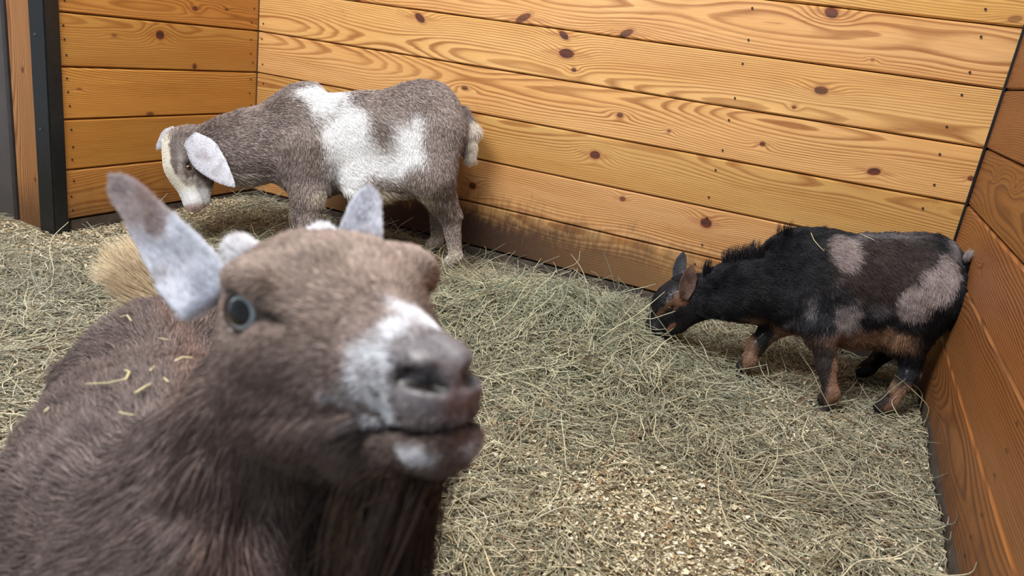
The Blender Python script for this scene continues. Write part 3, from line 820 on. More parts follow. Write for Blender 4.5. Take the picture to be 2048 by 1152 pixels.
    n = int(120000 * FURN)
    P, Nn = sample_faces(V, F, N, n, rng, lambda c, nn: .35 + smooth(-.3, .2, (nn @ nrm(CAM - np.array([.7, -.3, .35])))))
    q = (P - poll) @ h / Lh; head = (q > -.12) & (np.linalg.norm((P - poll) @ Rh[1:].T, axis=1) < .085)
    leg = P[:, 2] < .20; belly = (P[:, 2] < .27) & (Nn[:, 2] < -.2) & ~leg
    ln = np.where(head, .0045, np.where(leg, .009, np.where(belly, .034, .017)))
    Hh = grow(P, Nn, B.flow(P), ln, rng, lie=.82, clump=.26, cf=75., grav=.2)
    ccc = coat(P + rng.normal(0, 1, P.shape) * np.where(head, .0015, .010)[:, None])
    isb = ccc.mean(1) < .45
    v = rng.uniform(.62, 1.18, n); v = np.where(isb & (rng.random(n) < .34), 2.2, v)
    v = np.where(~isb, rng.uniform(.90, 1.06, n), v)
    hair_obj('fur', Hh, taper(n, 5, .00052, rng) * np.where(head, .7, 1)[:, None], np.clip(ccc * v[:, None], 0, .96), M_fur, body)['kind'] = 'stuff'
    # ears
    we = lin((214, 214, 224)); ebr = lin((150, 136, 136))
    def ec(P_): return mixc(np.tile(we, (len(P_), 1)), .35 * smooth(0, .7, vnoise(P_, 45, 81)), ebr)
    ear_part(root, U(378, 276, Hd - .085), U(458, 372, Hd - .115), (0.75 * MR[0] + .66 * MR[1]) + 0.2 * lt, .115, .35, ec, 9000, .006, rng, bend=tuple(.015 * MR[0] + .0 * up), thick=.006, bw=.5)
    ear_part(root, U(352, 258, Hd + .045), U(314, 298, Hd + .05), (0.75 * MR[0] + .5 * MR[1]), .055, .35, ec, 3000, .006, rng, thick=.006)
    # eyes
    for sg in (1, -1):
        eye_part(root, H_(.42, .0475 * sg, .0175), hl * sg + .35 * h + .1 * hu, .0115, (90, 66, 40), .55, .5, .8)
    # nub on the poll
    # tail
    T = Body(); t0 = lp(918, 228, D + .06); t1 = lp(938, 262, D + .07); t2 = lp(940, 305, D + .07)
    T.cone(t0, t1, .024, .024, .01); T.cone(t1, t2, .024, .014, .01)
    tv, tf, tn = mesh_body(T, .004)
    def tc(P_):
        s_ = (P_ - t1) @ nrm(-ax); c = np.tile(brown * 1.05, (len(P_), 1)); return mixc(c, smooth(-.016, .002, s_ + .004 * vnoise(P_, 60, 5)), lin((228, 218, 206)))
    tail = mesh_obj('tail', tv, tf, M_skin, root, True, tc(tv))
    P, Nn = sample_faces(tv, tf, tn, 6000, rng)
    tT = np.tile(nrm(t2 - t1), (6000, 1)) + .3 * Nn
    hair_obj('fur', grow(P, Nn, tT, .042, rng, .82, .3, 60., .35), taper(6000, 5, .0006, rng), np.clip(tc(P) * rng.uniform(.75, 1.1, (6000, 1)), 0, 1), M_fur, tail)['kind'] = 'stuff'
    finish(root, (.85, -.25, 0))

# ================================================================== black goat eating at the right wall
def build_black():
    rng = np.random.default_rng(42)
    D = 2.08
    Fm = frame((-.975, -.22)); ax, lt, up = Fm; dn = -up
    root = goat_root('goat', None, 'black goat with pinkish grey patches and tan legs eating hay against the right wall')
    B = Body()
    def lp(px, py, d=D, l=0.0): return U(px, py, d) + lt * l
    back = -ax + .2 * dn
    B.ell(lp(1612, 562, 2.12), rotated(Fm, .12), (.125, .098, .138), .05, back + .5 * dn)
    B.ell(lp(1705, 580, 2.10), Fm, (.155, .128, .150), .06, back + .5 * dn)
    B.ell(lp(1800, 570, 2.06), rotated(Fm, -.15), (.135, .112, .135), .05, back + .6 * dn)
    B.ell(lp(1858, 535, 2.03), rotated(Fm, -.3), (.065, .070, .080), .05, back + .8 * dn)
    B.ell(lp(1600, 496, 2.12), rotated(Fm, .3), (.085, .040, .034), .05, back)
    nf = -nrm(lp(1380, 600) - lp(1600, 560))
    B.cone(lp(1590, 570, 2.12), lp(1490, 578, 2.14), .104, .079, .05, nf + .3 * dn)
    B.cone(lp(1490, 578, 2.14), lp(1405, 594, 2.17), .078, .060, .04, nf + .3 * dn)
    # front legs
    Fn = UZ(1652, 812, .005); Ff = UZ(1490, 738, .015)
    for sg, G_, elb, kn in ((1, Fn, (1640, 655), (1652, 730)), (-1, Ff, (1560, 640), (1512, 690))):
        dG = (G_ - CAM) @ MR[2]
        E_ = U(*elb, dG + .01); Kn = U(*kn, dG + .0)
        B.cone(lp(1618 if sg > 0 else 1590, 590, 2.12, .062 * sg), E_, .066, .034, .05, dn)
        B.cone(E_, Kn, .032, .0225, .03, dn)
        Pf = np.array([G_[0], G_[1], .042]) - ax * .004
        B.cone(Kn, Pf, .0225, .0165, .015, dn)
        B.cone(Pf, Pf + ax * .010 - up * .018, .0205, .019, .01, dn)
        hoof_part(root, np.array([Pf[0], Pf[1], fh1(G_[0], G_[1]) - .001]) + ax * .010, ax, .85)
    Hn = UZ(1765, 828, .005); Hf = UZ(1728, 752, .012)
    for sg, G_, st, hk in ((1, Hn, (1815, 672), (1822, 742)), (-1, Hf, (1790, 650), (1768, 705))):
        dG = (G_ - CAM) @ MR[2]
        K = U(*st, dG + .02 if sg > 0 else dG - .03); Hk = U(*hk, dG + .035 if sg > 0 else dG + .01)
        B.cone(lp(1852, 580, 2.04, .055 * sg), K, .080, .046, .05, dn + .2 * -ax)
        B.cone(K, Hk, .042, .023, .03, dn)
        Pf = np.array([G_[0], G_[1], .042]) - ax * .006
        B.cone(Hk, Pf, .0235, .017, .015, dn)
        B.cone(Pf, Pf + ax * .014 - up * .016, .020, .019, .01, dn)
        hoof_part(root, np.array([Pf[0], Pf[1], fh1(G_[0], G_[1]) - .001]) + ax * .016, ax, .85)
    B.cone(lp(1690, 640), lp(1785, 645), .070, .060, .04, -ax + .6 * dn)
    # head, nose in the hay
    poll = U(1366, 592, 2.19); muz = U(1314, 652, 2.19)
    h = nrm(muz - poll); hl = nrm(lt - (lt @ h) * h); hu = np.cross(h, hl); Rh = np.stack([h, hl, hu]); Lh = np.linalg.norm(muz - poll)
    h2 = nrm(U(1300, 668, D + .07) - U(1336, 590, D + .06))
    def H_(x, y, z): return poll + h * (x * Lh) + hl * y + hu * z
    fb = -h
    B.ell(H_(.0, 0, .002), Rh, (.058, .052, .054), .03, fb)
    B.ell(H_(.34, 0, .016), Rh, (.052, .048, .044), .03, fb)
    B.cone(H_(.45, 0, .014), H_(1.02, 0, .002), .044, .027, .02, fb)
    B.ell(H_(1.06, 0, -.002), Rh, (.026, .027, .027), .012, fb)
    B.cone(H_(.05, 0, -.034), H_(.55, 0, -.034), .048, .034, .03, fb)
    B.cone(H_(.55, 0, -.034), H_(.95, 0, -.032), .032, .019, .012, fb)
    for sg in (1, -1):
        B.ell(H_(.50, .050 * sg, .014), Rh, (.014, .013, .010), .008, fb, True)
        B.ell(H_(.42, .041 * sg, .027), Rh, (.018, .011, .012), .012, fb)
        B.ell(H_(1.25, .012 * sg, .006), Rh, (.008, .005, .004), .004, fb, True)
    B.ell(H_(1.08, 0, -.020), Rh, (.034, .034, .0016), .003, fb, True)
    V, F, N = mesh_body(B, .005)
    blk = lin((25, 26, 32)); brn = lin((60, 48, 45)); tan = lin((140, 108, 86)); pink = lin((158, 144, 142)); gry = lin((120, 116, 122))
    def coat(P):
        c = np.tile(blk, (len(P), 1))
        CF = np.stack([MR[0], MR[2], MR[1]]); pm = 1 / 765
        S = lambda px, py, rx, ry, e=.16, n=.16: blob(P, U(px, py, D - .11), CF, (rx * pm, .14, ry * pm), e, n, 26, 3)
        pink2 = pink
        c = mixc(c, .9 * S(1768, 530, 95, 75, .35), brn)
        c = mixc(c, S(1697, 500, 31, 37), pink)
        for q_ in ((1872, 540, 24, 36), (1852, 570, 32, 38), (1818, 600, 32, 34)): c = mixc(c, S(*q_), pink)
        c = mixc(c, .8 * S(1900, 492, 18, 30, .5, .6), lin((150, 142, 144)))
        c = mixc(c, .6 * S(1765, 472, 62, 9, .5, .6), gry)
        c = mixc(c, .85 * S(1690, 640, 20, 40, .55, 1.0), lin((150, 140, 142)))
        c = mixc(c, .7 * S(1632, 612, 11, 24, .5, .5), gry)
        c = mixc(c, .65 * S(1598, 646, 18, 12, .5, .4), gry)
        c = mixc(c, .65 * S(1756, 617, 18, 13, .5, .4), gry)
        c = mixc(c, S(1750, 692, 92, 36, .25, .25), tan)
        c = mixc(c, .8 * S(1520, 662, 30, 12, .3, .3), tan)
        # legs: tan with a black stripe down the front
        z = P[:, 2]; lowf = smooth(.185, .155, z + .02 * vnoise(P, 30, 9)) * smooth(poll[0] + .14, poll[0] + .19, P[:, 0]); w_ = vnoise(P, 14, 66)
        c = mixc(c, lowf * smooth(-.3, .0, w_ + .25), tan)
        for (G_, s_) in ((Fn, 1), (Ff, 1), (Hn, 1), (Hf, 0)):
            q = (P - G_) @ ax; near = (np.linalg.norm((P - G_)[:, :2], axis=1) < .10)
            c = mixc(c, near * lowf * (G_ is Hn) * smooth(-.012, -.020, q) * smooth(.07, .10, z), blk)
            c = mixc(c, near * lowf * smooth(.006, .014, q - (z - .03) * (.18 if G_ is Ff else (-.42 if G_ is Hn else 0.02))) * .9, blk)
            if G_ is Hf: c = mixc(c, near * lowf * 1.0, blk)
        c = mixc(c, smooth(.035, .02, z) * .5, blk)
        q = (P - poll) @ Rh.T; q[:, 0] /= Lh; inh = smooth(-.1, .1, q[:, 0]) * (np.linalg.norm(q[:, 1:], axis=1) < .08)
        c = mixc(c, inh * .8, lin((30, 30, 36)))
        ya = np.abs(q[:, 1])
        e_ = np.sqrt(((q[:, 0] - .40) * Lh / .018) ** 2 + ((q[:, 2] - .016) / .017) ** 2)
        c = mixc(c, inh * (1 - smooth(.7, 1.2, e_)) * (ya > .02) * .8, lin((122, 94, 72)))
        e_ = np.sqrt(((q[:, 0] - .60) * Lh / .032) ** 2 + ((q[:, 2] - .026) / .006) ** 2)
        c = mixc(c, inh * (1 - smooth(.7, 1.3, e_)) * (ya > .012) * .8, lin((120, 88, 60)))
        e_ = np.sqrt(((q[:, 0] - .82) * Lh / .016) ** 2 + ((q[:, 2] + .026) / .008) ** 2)
        c = mixc(c, inh * (1 - smooth(.7, 1.2, e_)) * .9, lin((170, 124, 100)))
        e_ = np.linalg.norm(P - U(1362, 597, 2.14), axis=1) / .022
        c = mixc(c, (1 - smooth(.7, 1.2, e_)) * .85, lin((150, 108, 80)))
        return np.clip(c, 0, 1)
    body = mesh_obj('body', V, F, M_skin, root, True, coat(V) * .8)
    n = int(120000 * FURN)
    P, Nn = sample_faces(V, F, N, n, rng, lambda c, nn: .3 + smooth(-.3, .2, (nn @ nrm(CAM - np.array([2.35, -.4, .3])))))
    q = (P - poll) @ h / Lh; head = (q > -.1) & (np.linalg.norm((P - poll) @ Rh[1:].T, axis=1) < .07)
    leg = P[:, 2] < .15
    s_ = (P - lp(1500, 560)) @ -ax
    crest = (Nn[:, 2] > .75) & (s_ > -.12) & (s_ < .09) & (rng.random(n) < .30) & (np.abs((P - lp(1590, 490)) @ lt) < .03)
    ln = np.where(head, .005, np.where(leg, .0065, .022))
    fl = B.flow(P)
    H1 = grow(P, Nn, fl, ln, rng, lie=.78, clump=.42, cf=55., grav=.3)
    ci = np.nonzero(crest)[0]
    H1[ci] = grow(P[ci], Nn[ci], fl[ci] + .9 * Nn[ci], np.full(len(ci), .042), rng, lie=.34, clump=.7, cf=70., grav=.0)
    c0 = coat(P + rng.normal(0, 1, P.shape) * np.where(head | leg, .0015, .0045)[:, None]); v = rng.uniform(.55, 1.35, n); v = np.where(rng.random(n) < .06, 2.4, v)
    v = np.where(c0.mean(1) > .15, rng.uniform(.8, 1.15, n), v)
    hair_obj('fur', H1, taper(n, 5, .00048, rng) * np.where(head, .7, 1)[:, None], np.clip(c0 * v[:, None], 0, .9), M_fur, body)['kind'] = 'stuff'
    # ears
    def e1(P_): return mixc(np.tile(lin((112, 88, 76)), (len(P_), 1)), .5 * smooth(-.1, .5, vnoise(P_, 60, 5)), lin((60, 48, 46)))
    def e2(P_): return np.tile(lin((62, 64, 72)), (len(P_), 1))
    ear_part(root, U(1366, 598, 2.125), U(1384, 532, 2.12), MR[0] + .2 * MR[1], .044, .9, e1, 5000, .005, rng, thick=.004, bw=.5)
    ear_part(root, U(1352, 560, 2.23), U(1367, 505, 2.24), MR[0] + .25 * MR[1], .036, .5, e2, 3000, .005, rng, thick=.004, bw=.5)
    for sg in (1, -1): eye_part(root, H_(.50, .0405 * sg, .0145), hl * sg + .3 * h + .1 * hu, .0098, (60, 36, 26), .6, .5, .85)
    # tail, raised, black with a white tip
    T = Body(); t0 = U(1898, 540, 2.01); t1 = U(1924, 540, 1.97); t2 = U(1934, 515, 1.95)
    T.cone(t0, t1, .026, .012, .01); T.cone(t1, t2, .011, .004, .01)
    tv, tf, tn = mesh_body(T, .004)
    def tc(P_):
        c = np.tile(blk, (len(P_), 1)); return mixc(c, smooth(-.002, .012, (P_ - t1) @ nrm(t2 - t1) - .012), lin((190, 182, 184)))
    tail = mesh_obj('tail', tv, tf, M_skin, root, True, tc(tv))
    P, Nn = sample_faces(tv, tf, tn, 4000, rng)
    tT = np.tile(nrm(t2 - t1), (4000, 1)) + .3 * Nn
    hair_obj('fur', grow(P, Nn, tT, .026, rng, .85, .3, 60., .0), taper(4000, 5, .0005, rng), np.clip(tc(P) * rng.uniform(.75, 1.1, (4000, 1)), 0, 1), M_fur, tail)['kind'] = 'stuff'
    finish(root, (2.42, -.42, 0))
    return B

# ================================================================== brown goat close to the lens
HR = np.array([[0.8341, 0.436, -0.3388], [-0.4078, 0.8981, 0.154], [0.3724, 0.0097, 0.927]])   # columns: forward, left, up
HO = np.array([2.0456, -2.2196, 0.6465])
def HL(x, y, z): return HO + HR @ np.array([x, y, z])
def build_brown():
    rng = np.random.default_rng(43)
    root = goat_root('goat', None, 'brown bearded goat filling the foreground, with pale ringed eye and white patch across its muzzle')
    B = Body(); Rh = HR.T; fw, lf, uh = Rh
    fb = -fw
    def tilt(a):   # head frame pitched nose-down by a
        c, s = math.cos(a), math.sin(a); return np.stack([fw * c - uh * s, lf, uh * c + fw * s])
    # ---- skull
    B.ell(HL(-.028, 0, -.001), Rh, (.052, .050, .041), .025, fb)
    B.ell(HL(.004, 0, .004), tilt(.25), (.047, .048, .029), .02, fb)
    B.cone(HL(.020, 0, -.004), HL(.080, 0, -.0335), .032, .0180, .025, fb)
    B.cone(HL(.080, 0, -.0335), HL(.098, 0, -.044), .0180, .0165, .015, fb)
    B.ell(HL(.102, 0, -.052), tilt(.2), (.0205, .0212, .0155), .012, fb)
    # cheeks and jaw
    for sg in (1, -1):
        B.cone(HL(-.022, .030 * sg, -.042), HL(.040, .014 * sg, -.050), .034, .024, .025, fb + .5 * -uh)
        B.ell(HL(.002, .045 * sg, .0175), tilt(.12), (.024, .0130, .0098), .012, fb)
        if sg > 0: B.ell(HL(.008, .049, .012), tilt(.2), (.024, .0165, .0135), .010, fb)
        B.ell(HL(-.004, .046 * sg, -.020), tilt(.3), (.026, .011, .010), .014, fb)
        B.cone(HL(.028, .028 * sg, -.018), HL(.062, .016 * sg, -.036), .017, .012, .02, fb)
    B.cone(HL(-.01, 0, -.066), HL(.052, 0, -.076), .036, .0235, .025, fb + .7 * -uh)
    B.cone(HL(.052, 0, -.076), HL(.100, 0, -.0765), .0215, .0138, .015, fb)
    B.ell(HL(.103, 0, -.0742), tilt(-.1), (.018, .0190, .0098), .01, fb)
    # nostrils, lips, eye sockets
    for sg in (1, -1):
        B.ell(HL(.1045, .0100 * sg, -.0325), tilt(.45), (.0135, .0070, .0076), .008, fb)
        B.ell(HL(.1065, .0085 * sg, -.0430), tilt(.8), (.0130, .0085, .0110), .010, fb)
        if sg < 0: B.ell(HL(.1165, .0155 * sg, -.0385), np.stack([nrm(fw * .8 - uh * .42 - lf * .35 * sg), nrm(lf * sg + fw * .3), uh]), (.0145, .010, .0034), .004, fb, True)
        B.cone(HL(.105, .0200 * sg, -.0365), HL(.119, .0080 * sg, -.0435), .0034, .0040, .004, fb, True)
        B.ell(HL(-.003, .057 * sg, -.0005), Rh, (.0140, .014, .0125), .008, fb, True)
        B.cone(HL(.008, .053 * sg, .000), HL(.036, .040 * sg, -.009), .0045, .0030, .006, fb, True)
        B.cone(HL(.004, .044 * sg, -.020), HL(.052, .026 * sg, -.034), .0085, .0075, .014, fb)
    B.ell(HL(.096, 0, -.0655), tilt(-.03), (.037, .034, .0020), .0035, fb, True)
    B.ell(HL(.1065, 0, -.0420), tilt(.5), (.0135, .0068, .0125), .004, fb)
    B.ell(HL(.125, 0, -.048), Rh, (.006, .0012, .008), .003, fb, True)
    # ---- trunk
    chest = U(430, 1290, .56); mid = U(318, 1010, .73); rump = U(352, 786, .93)
    A = nrm(np.array([*(chest - rump)[:2], 0])); Fm = frame(A); ax, lt, up = Fm; dn = -up
    back = -ax
    B.ell(rump, Fm, (.125, .105, .115), .05, back + .5 * dn)
    B.ell(mid, Fm, (.17, .132, .142), .07, back + .35 * dn)
    B.ell((mid + chest) / 2, Fm, (.15, .122, .142), .07, back + .35 * dn)
    B.ell(chest, Fm, (.11, .095, .125), .06, back + .5 * dn)
    # ---- neck
    nb = chest + up * .04 - ax * .01; n1 = HL(-.066, 0, -.050)
    nm = (nb + n1) / 2 - ax * .030
    B.cone(nb, nm, .092, .064, .05, dn - ax * .2)
    B.cone(nm, n1, .064, .046, .014, dn - ax * .2)
    # ---- legs
    for (c_, o, fz, r0) in ((chest + ax * .02, .065, 1, .062), (rump - ax * .03, .06, 0, .078)):
        for sg in (1, -1):
            s0 = c_ + lt * o * sg - up * .03; G_ = np.array([s0[0], s0[1], 0.]); gz = fh1(G_[0], G_[1])
            if fz:
                k1 = np.array([G_[0], G_[1], .165]); B.cone(s0, k1 + up * .06, r0, .036, .05, dn); B.cone(k1 + up * .06, k1, .034, .026, .02, dn)
                Pf = np.array([G_[0], G_[1], .048])
            else:
                K = s0 + ax * .04 - up * .10; k1 = np.array([G_[0], G_[1], .17]) - ax * .045
                B.cone(s0, K, r0, .055, .05, dn); B.cone(K, k1, .050, .026, .03, dn); Pf = np.array([G_[0], G_[1], .048]) - ax * .02
            B.cone(k1, Pf, .025, .019, .015, dn); B.cone(Pf, Pf + ax * .01 - up * .018, .022, .020, .01, dn)
            hoof_part(root, np.array([Pf[0], Pf[1], gz - .001]) + ax * .010, ax, .95)
    V, F, N = mesh_body(B, .003)
    br = lin((130, 114, 108)); lt_br = lin((172, 153, 142)); dk = lin((76, 62, 58)); wh = lin((234, 237, 246)); gr = lin((130, 126, 132)); red = lin((128, 88, 70))
    spine_c = (U(318, 760, .72) - rump)
    def coat(P):
        q = (P - HO) @ HR
        inh = smooth(-.12, -.07, q[:, 0]) * smooth(-.13, -.10, q[:, 2]) * (np.linalg.norm(q, axis=1) < .2)
        c = mixc(np.tile(br * np.array([.74, .75, .78]), (len(P), 1)), inh, br)
        c = mixc(c, .45 * smooth(-.3, .6, vnoise(P, 14, 61)), dk)
        sp = smooth(.022, .004, np.abs((P - rump) @ lt - .01 * vnoise(P, 8, 3))) * smooth(.0, .08, (P - rump)[:, 2])
        c = mixc(c, (1 - inh) * sp * .25, red)
        f_ = inh * smooth(.0, .04, q[:, 2] + .028) * smooth(.10, .06, q[:, 0])
        c = mixc(c, f_ * .75, lt_br)
        c = mixc(c, inh * .55 * smooth(-.03, -.08, q[:, 2]), dk)
        nn = .010 * vnoise(P, 45, 71) + .007 * vnoise(P, 120, 72); sp2 = vnoise(P, 260, 74); sp3 = vnoise(P, 150, 75)
        ya = np.abs(q[:, 1])
        # white over the bridge and down beside the nostril
        bri = smooth(.068, .078, q[:, 0] + nn) * smooth(.102, .090, q[:, 0]) * smooth(-.055, -.030, q[:, 2])
        c = mixc(c, inh * bri * (.72 + .25 * sp3), wh)
        sid = smooth(.066, .077, q[:, 0] + nn - .55 * (q[:, 2] + .042)) * smooth(.102, .090, q[:, 0]) * smooth(-.066, -.060, q[:, 2]) * smooth(.004, .010, ya)
        c = mixc(c, inh * sid * smooth(-.2, .2, sp2 + .6 * sp3 + .22), wh)
        tip = smooth(.092, .102, q[:, 0]) * smooth(-.070, -.05, q[:, 2])
        c = mixc(c, inh * tip * .85, gr)
        c = mixc(c, inh * smooth(.119, .125, q[:, 0]) * smooth(.012, .004, ya) * .55, lin((140, 90, 70)))
        c = mixc(c, inh * smooth(.122, .127, q[:, 0] + nn * .3) * smooth(-.03, -.045, q[:, 2]) * smooth(-.066, -.06, q[:, 2]) * .6, wh)
        low = np.sqrt(((q[:, 0] - .106) / .014) ** 2 + ((q[:, 2] + .0750) / .0042) ** 2)
        c = mixc(c, inh * smooth(1.3, .5, low + .4 * sp3) * .75, wh)
        c = mixc(c, inh * smooth(.058, .068, q[:, 0]) * smooth(-.070, -.066, q[:, 2]) * smooth(-.0620, -.064, q[:, 2]) * .9, lin((30, 22, 22)))
        c = mixc(c, inh * smooth(-.083, -.088, q[:, 2]) * smooth(.05, .07, q[:, 0]) * .8, lin((50, 38, 36)))
        sa_, sb_ = np.array([.103, .0200, -.0365]), np.array([.119, .0080, -.0435]); qq = np.stack([q[:, 0], ya, q[:, 2]], 1)
        tt = np.clip(((qq - sa_) @ (sb_ - sa_)) / ((sb_ - sa_) @ (sb_ - sa_)), 0, 1); dn_ = np.linalg.norm(qq - sa_ - tt[:, None] * (sb_ - sa_), axis=1)
        c = mixc(c, inh * smooth(.0056, .0040, dn_), lin((26, 18, 18)))
        # dark skin round the eye; shading of the tear groove painted dark
        e_ = np.sqrt(((q[:, 0] + .002) / .0175) ** 2 + ((q[:, 2]) / .0140) ** 2)
        c = mixc(c, inh * smooth(1.15, .85, e_) * (ya > .03) * .8, lin((74, 56, 50)))
        e_ = np.sqrt(((q[:, 0] - .021) / .014) ** 2 + ((q[:, 2] - .002 + (q[:, 0] - .01) * .2) / .0042) ** 2)
        c = mixc(c, inh * smooth(1.2, .7, e_) * (ya > .02) * .85, lin((44, 30, 28)))
        # pale patch at the ear roots, white behind the jaw
        e_ = np.sqrt(((q[:, 0] + .060) / .011) ** 2 + ((q[:, 1] + .055) / .03) ** 2 + ((q[:, 2] + .022) / .024) ** 2)
        c = mixc(c, smooth(1.2, .7, e_) * .65, wh)
        return np.clip(c, 0, 1)
    body = mesh_obj('body', V, F, M_skin, root, True, coat(V) * .75)
    n = int(260000 * FURN)
    cdir = lambda c: nrm(CAM - c)
    P, Nn = sample_faces(V, F, N, n, rng, lambda c, nn: (.10 + smooth(-.35, .1, (nn * cdir(c)).sum(1))) * np.clip(.35 / np.linalg.norm(CAM - c, axis=1) ** 2, .3, 2.2))
    q = (P - HO) @ HR; dh = np.linalg.norm(q - np.array([.03, 0, -.03]), axis=1)
    head = dh < .125
    eyed = np.minimum(np.linalg.norm(q - np.array([-.003, -.050, 0]), axis=1), np.linalg.norm(q - np.array([-.003, .050, 0]), axis=1))
    nose = smooth(.092, .102, q[:, 0]) * smooth(-.064, -.054, q[:, 2]) * smooth(.0, -.012, q[:, 2])
    keep = (eyed > .0145) & (rng.random(n) > nose * .97)
    P, Nn, q, head, eyed = P[keep], Nn[keep], q[keep], head[keep], eyed[keep]; n = len(P)
    ln = np.where(head, .0085, .024)
    ln = np.where(head & (q[:, 0] > .062), .0045, ln); ln = np.where(head & (q[:, 2] < -.055) & (q[:, 0] < .07), .018, ln)
    ln = ln * np.clip((eyed - .012) / .016, .16, 1)
    neckm = (~head) & (np.linalg.norm(P - nm, axis=1) < .13); ln = np.where(neckm, .030, ln)
    H1 = grow(P, Nn, B.flow(P), ln, rng, lie=.84, clump=.34, cf=60., grav=.28)
    c0 = coat(P + rng.normal(0, .0008, P.shape)); v = rng.uniform(.55, 1.3, n); v = np.where(rng.random(n) < .10, 1.9, v)
    v = np.where(c0.mean(1) > .4, rng.uniform(.85, 1.1, n), v)
    hair_obj('fur', H1, taper(n, 5, .00030, rng) * np.where(head, .75, 1.15)[:, None], np.clip(c0 * v[:, None], 0, .9), M_fur, body)['kind'] = 'stuff'
    # ---- ears
    we = lin((216, 220, 232)); eb = lin((142, 118, 112))
    e0 = HL(-.050, -.050, .006); e1 = U(257, 362, .475)
    exs = nrm(e1 - e0)
    def ec(P_):
        s_ = (P_ - e0) @ exs / np.linalg.norm(e1 - e0); w_ = (P_ - e0) @ nrm(MR[0] * .7 + MR[1] * .7)
        c = np.tile(we, (len(P_), 1))
        c = mixc(c, .75 * smooth(.55, .8, s_ + .15 * vnoise(P_, 50, 3)), eb)
        c = mixc(c, .7 * smooth(.15, .5, vnoise(P_, 60, 5)) * smooth(.2, .4, s_), eb)
        return c
    ear_part(root, e0, e1, nrm(MR[0] * .8 + MR[1] * .55), .046, .75, ec, 16000, .007, rng, hr=.00028, thick=.004, spear=.70, bend=tuple(-.008 * MR[0]))
    e0b = HL(-.058, .048, .010); e1b = U(738, 382, .545)
    def ec2(P_): return mixc(np.tile(we * .92, (len(P_), 1)), .5 * smooth(.1, .6, vnoise(P_, 55, 6)), eb)
    ear_part(root, e0b, e1b, MR[0] + .1 * MR[1], .042, .5, ec2, 9000, .006, rng, hr=.00028, thick=.004, spear=.6)
    # ---- eyes
    for sg in (1, -1):
        eye_part(root, HL(-.004, .0452 * sg, -.0005), HR @ np.array([.42, .88 * sg, .04]), .0125, (186, 200, 208), .70, .90, .82)
        lid_part(root, HL(-.004, .0452 * sg, -.0005), HR @ np.array([.42, .88 * sg, .04]), .0125)
    # ---- horn stubs with white tufts
    for i, (px, py, d, sd) in enumerate(((462, 505, .470, -1), (622, 462, .492, 1))):
        hb = Body(); zz = .027 if sd < 0 else .031; c_ = HL(-.048, .026 * sd, zz); c1 = HL(-.056, .028 * sd, zz + .009)
        hb.cone(c_, c1, .0105, .007, .01); v_, f_, n_ = mesh_body(hb, .0022)
        cc_ = np.tile(lin((212, 210, 214)), (len(v_), 1))
        ho = mesh_obj('horn_bud', v_, f_, M_skin, root, True, cc_)
        P, Nn = sample_faces(v_, f_, n_, 2600, rng)
        hair_obj('fur', grow(P, Nn, np.tile(-fw + .3 * uh, (2600, 1)) + .6 * Nn, .008, rng, .6, .5, 90., .0), taper(2600, 5, .0003, rng), np.clip(np.tile(lin((226, 226, 232)), (2600, 1)) * rng.uniform(.8, 1.1, (2600, 1)), 0, 1), M_fur, ho)['kind'] = 'stuff'
    # ---- beard: long locks hanging from the chin and throat
    nb_ = 2600; P = []; C_ = []; Rr = []
    for i in range(26):
        if i < 22:
            r0 = HL(rng.uniform(.010, .080), rng.uniform(-.016, .016), -.090 + rng.uniform(-.004, .004)); Ln = rng.uniform(.06, .15)
        else:
            r0 = HL(rng.uniform(.074, .084), rng.uniform(-.012, .004), -.086); Ln = rng.uniform(.14, .19)
        dr = nrm(np.array([0, 0, -1.]) - .30 * MR[0] * rng.uniform(-.15, 1.0) + .06 * rng.normal(0, 1, 3)) if i < 22 else nrm(np.array([0, 0, -1.]) + .03 * rng.normal(0, 1, 3))
        m_ = 100 if i < 22 else 45
        rt = r0 + rng.normal(0, .008 if i < 22 else .0025, (m_, 3)); s_ = np.linspace(0, 1, 7)
        tipp = r0 + dr * Ln + rng.normal(0, .008 if i < 22 else .004, (m_, 3)) + np.array([0, 0, -1.]) * rng.uniform(-.03, .02, (m_, 1))
        cv = rng.normal(0, .010, 3)
        pts = rt[:, None] * (1 - s_)[None, :, None] + tipp[:, None] * s_[None, :, None] + (np.sin(s_ * math.pi) ** 1)[None, :, None] * cv
        P.append(pts); C_.append(np.tile(lin(random.choice([(54, 42, 38), (38, 30, 29), (72, 54, 42), (50, 38, 33)])), (m_, 1)) * rng.uniform(.7, 1.3, (m_, 1))); Rr.append(np.tile(np.array([1, 1, 1, .9, .8, .6, .2]) * .00033, (m_, 1)))
    be = hair_obj('beard', np.concatenate(P), np.concatenate(Rr), np.clip(np.concatenate(C_), 0, 1), M_fur, root); be['kind'] = 'stuff'; be['label'] = 'long dark brown beard'
    # ---- tail
    T = Body(); t0 = rump - ax * .11 + up * .075; t1 = U(285, 560, .985)
    T.cone(t0, t1, .020, .012, .01); tv, tf, tn = mesh_body(T, .004)
    tcol = lin((234, 216, 184))
    tail = mesh_obj('tail', tv, tf, M_skin, root, True, np.tile(tcol, (len(tv), 1)))
    P, Nn = sample_faces(tv, tf, tn, 4500, rng)
    hair_obj('fur', grow(P, Nn, np.tile(nrm(t1 - t0), (4500, 1)) + .4 * Nn, .055, rng, .75, .4, 50., .0), taper(4500, 5, .0004, rng), np.clip(np.tile(tcol, (4500, 1)) * rng.uniform(.6, 1.25, (4500, 1)), 0, 1), M_fur, tail)['kind'] = 'stuff'
    finish(root, ((chest + rump) / 2 * np.array([1, 1, 0])))
    return B

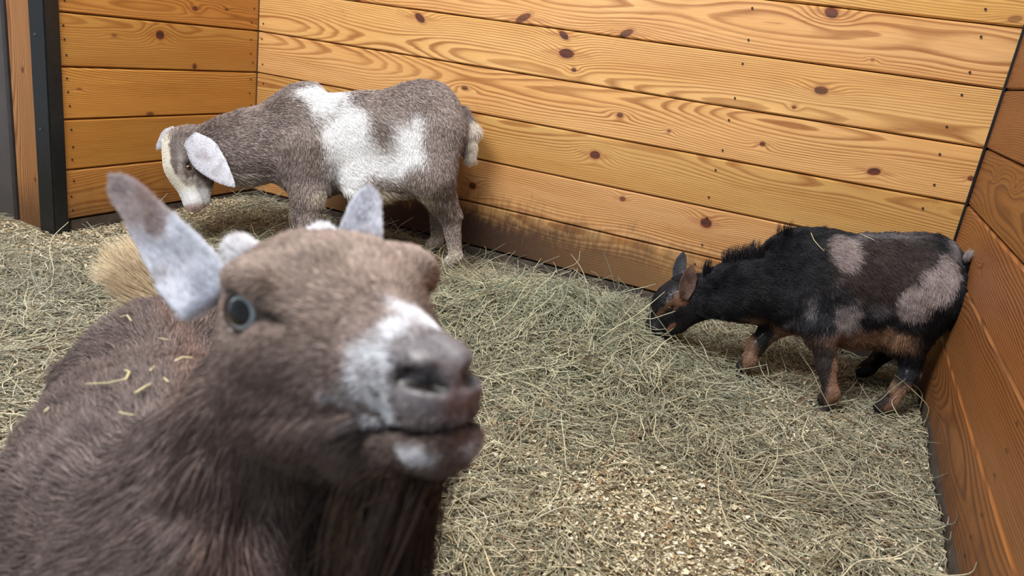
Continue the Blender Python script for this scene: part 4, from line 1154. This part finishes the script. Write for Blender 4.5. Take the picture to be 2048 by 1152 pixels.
def surf_hit(Bd, px, py, d0=.25, d1=3.0, off=.004):
    """first point of a body met along a line of sight; used only to lay straws on a back"""
    d = np.arange(d0, d1, .003); P = np.array([U(px, py, q) for q in d]); v = Bd(P); i = np.nonzero(v < off)[0]
    return P[i[0]] if len(i) else None
M_straw = plain('straw_stalk', (196, 184, 142), 0.5, 0, .15, 60)
def straw(Bd, pts, r, label, group=None, lift=.010):
    Q = [surf_hit(Bd, *p, off=lift) for p in pts]
    Q = [q for q in Q if q is not None]
    Q = Q[:1] + [b for a, b in zip(Q[:-1], Q[1:]) if np.linalg.norm(b - a) < .06 and np.linalg.norm(b - Q[0]) < .12]
    if len(Q) < 2: return
    cu = []
    for a, b in zip(Q[:-1], Q[1:]):
        for t_ in (0, .33, .66): cu.append(a * (1 - t_) + b * t_)
    cu.append(Q[-1]); cu = np.array(cu); V = []; F = []
    for i, c in enumerate(cu):
        tg = nrm(cu[min(i + 1, len(cu) - 1)] - cu[max(i - 1, 0)]); a = nrm(np.cross(tg, [.1, .2, 1.])); b = np.cross(tg, a)
        for j in range(5): V.append(c + r * (math.cos(j * 1.2566) * a + .6 * math.sin(j * 1.2566) * b))
    for i in range(len(cu) - 1):
        for j in range(5): F.append((i * 5 + j, i * 5 + (j + 1) % 5, (i + 1) * 5 + (j + 1) % 5, (i + 1) * 5 + j))
    F.append((4, 3, 2, 1, 0)); F.append(tuple(len(V) - 5 + j for j in range(5)))
    o = mesh_obj('straw', V, F, M_straw, None, True); tag(o, label, 'straw', group)
build_grey()
BK = build_black()
BB = build_brown()

# ------------------------------------------------------------------ straws caught in the coats
straw(BB, [(172, 768), (215, 766), (252, 758), (259, 744), (250, 740)], .0011, 'bent hooked straw lying on the brown goat\'s back')
straw(BB, [(350, 722), (366, 714), (386, 716), (392, 727), (372, 728)], .0011, 'curled loop of straw on the brown goat\'s back beside its cheek')
straw(BB, [(270, 786), (286, 776), (302, 767)], .0010, 'short green stalk just below the hooked straw on the brown goat')
for p_, l_ in (([(240, 634), (254, 630), (263, 642)], 'curved straw standing off the brown goat\'s rump, topmost of those on its back'),
               ([(238, 824), (253, 828), (268, 830)], 'flat greenish scrap of straw low on the brown goat\'s shoulder'),
               ([(328, 756), (338, 764), (346, 775)], 'short slanting straw scrap beside the brown goat\'s cheek, under the curled loop'),
               ([(88, 824), (98, 815)], 'tiny straw scrap near the outer left flank of the brown goat'),
               ([(300, 742), (308, 733)], 'tiny upright straw scrap on the spine of the brown goat'),
               ([(318, 676), (338, 680)], 'pale flake of straw high on the spine of the brown goat')):
    straw(BB, p_, .0009, l_, 'scraps of straw on the brown goat')
straw(BK, [(1622, 466), (1628, 480), (1638, 492), (1649, 503)], .0014, 'long pale straw bent over the black goat\'s withers')
straw(BK, [(1720, 467), (1735, 474), (1750, 481)], .0012, 'short straw on the black goat\'s back right of its round patch')
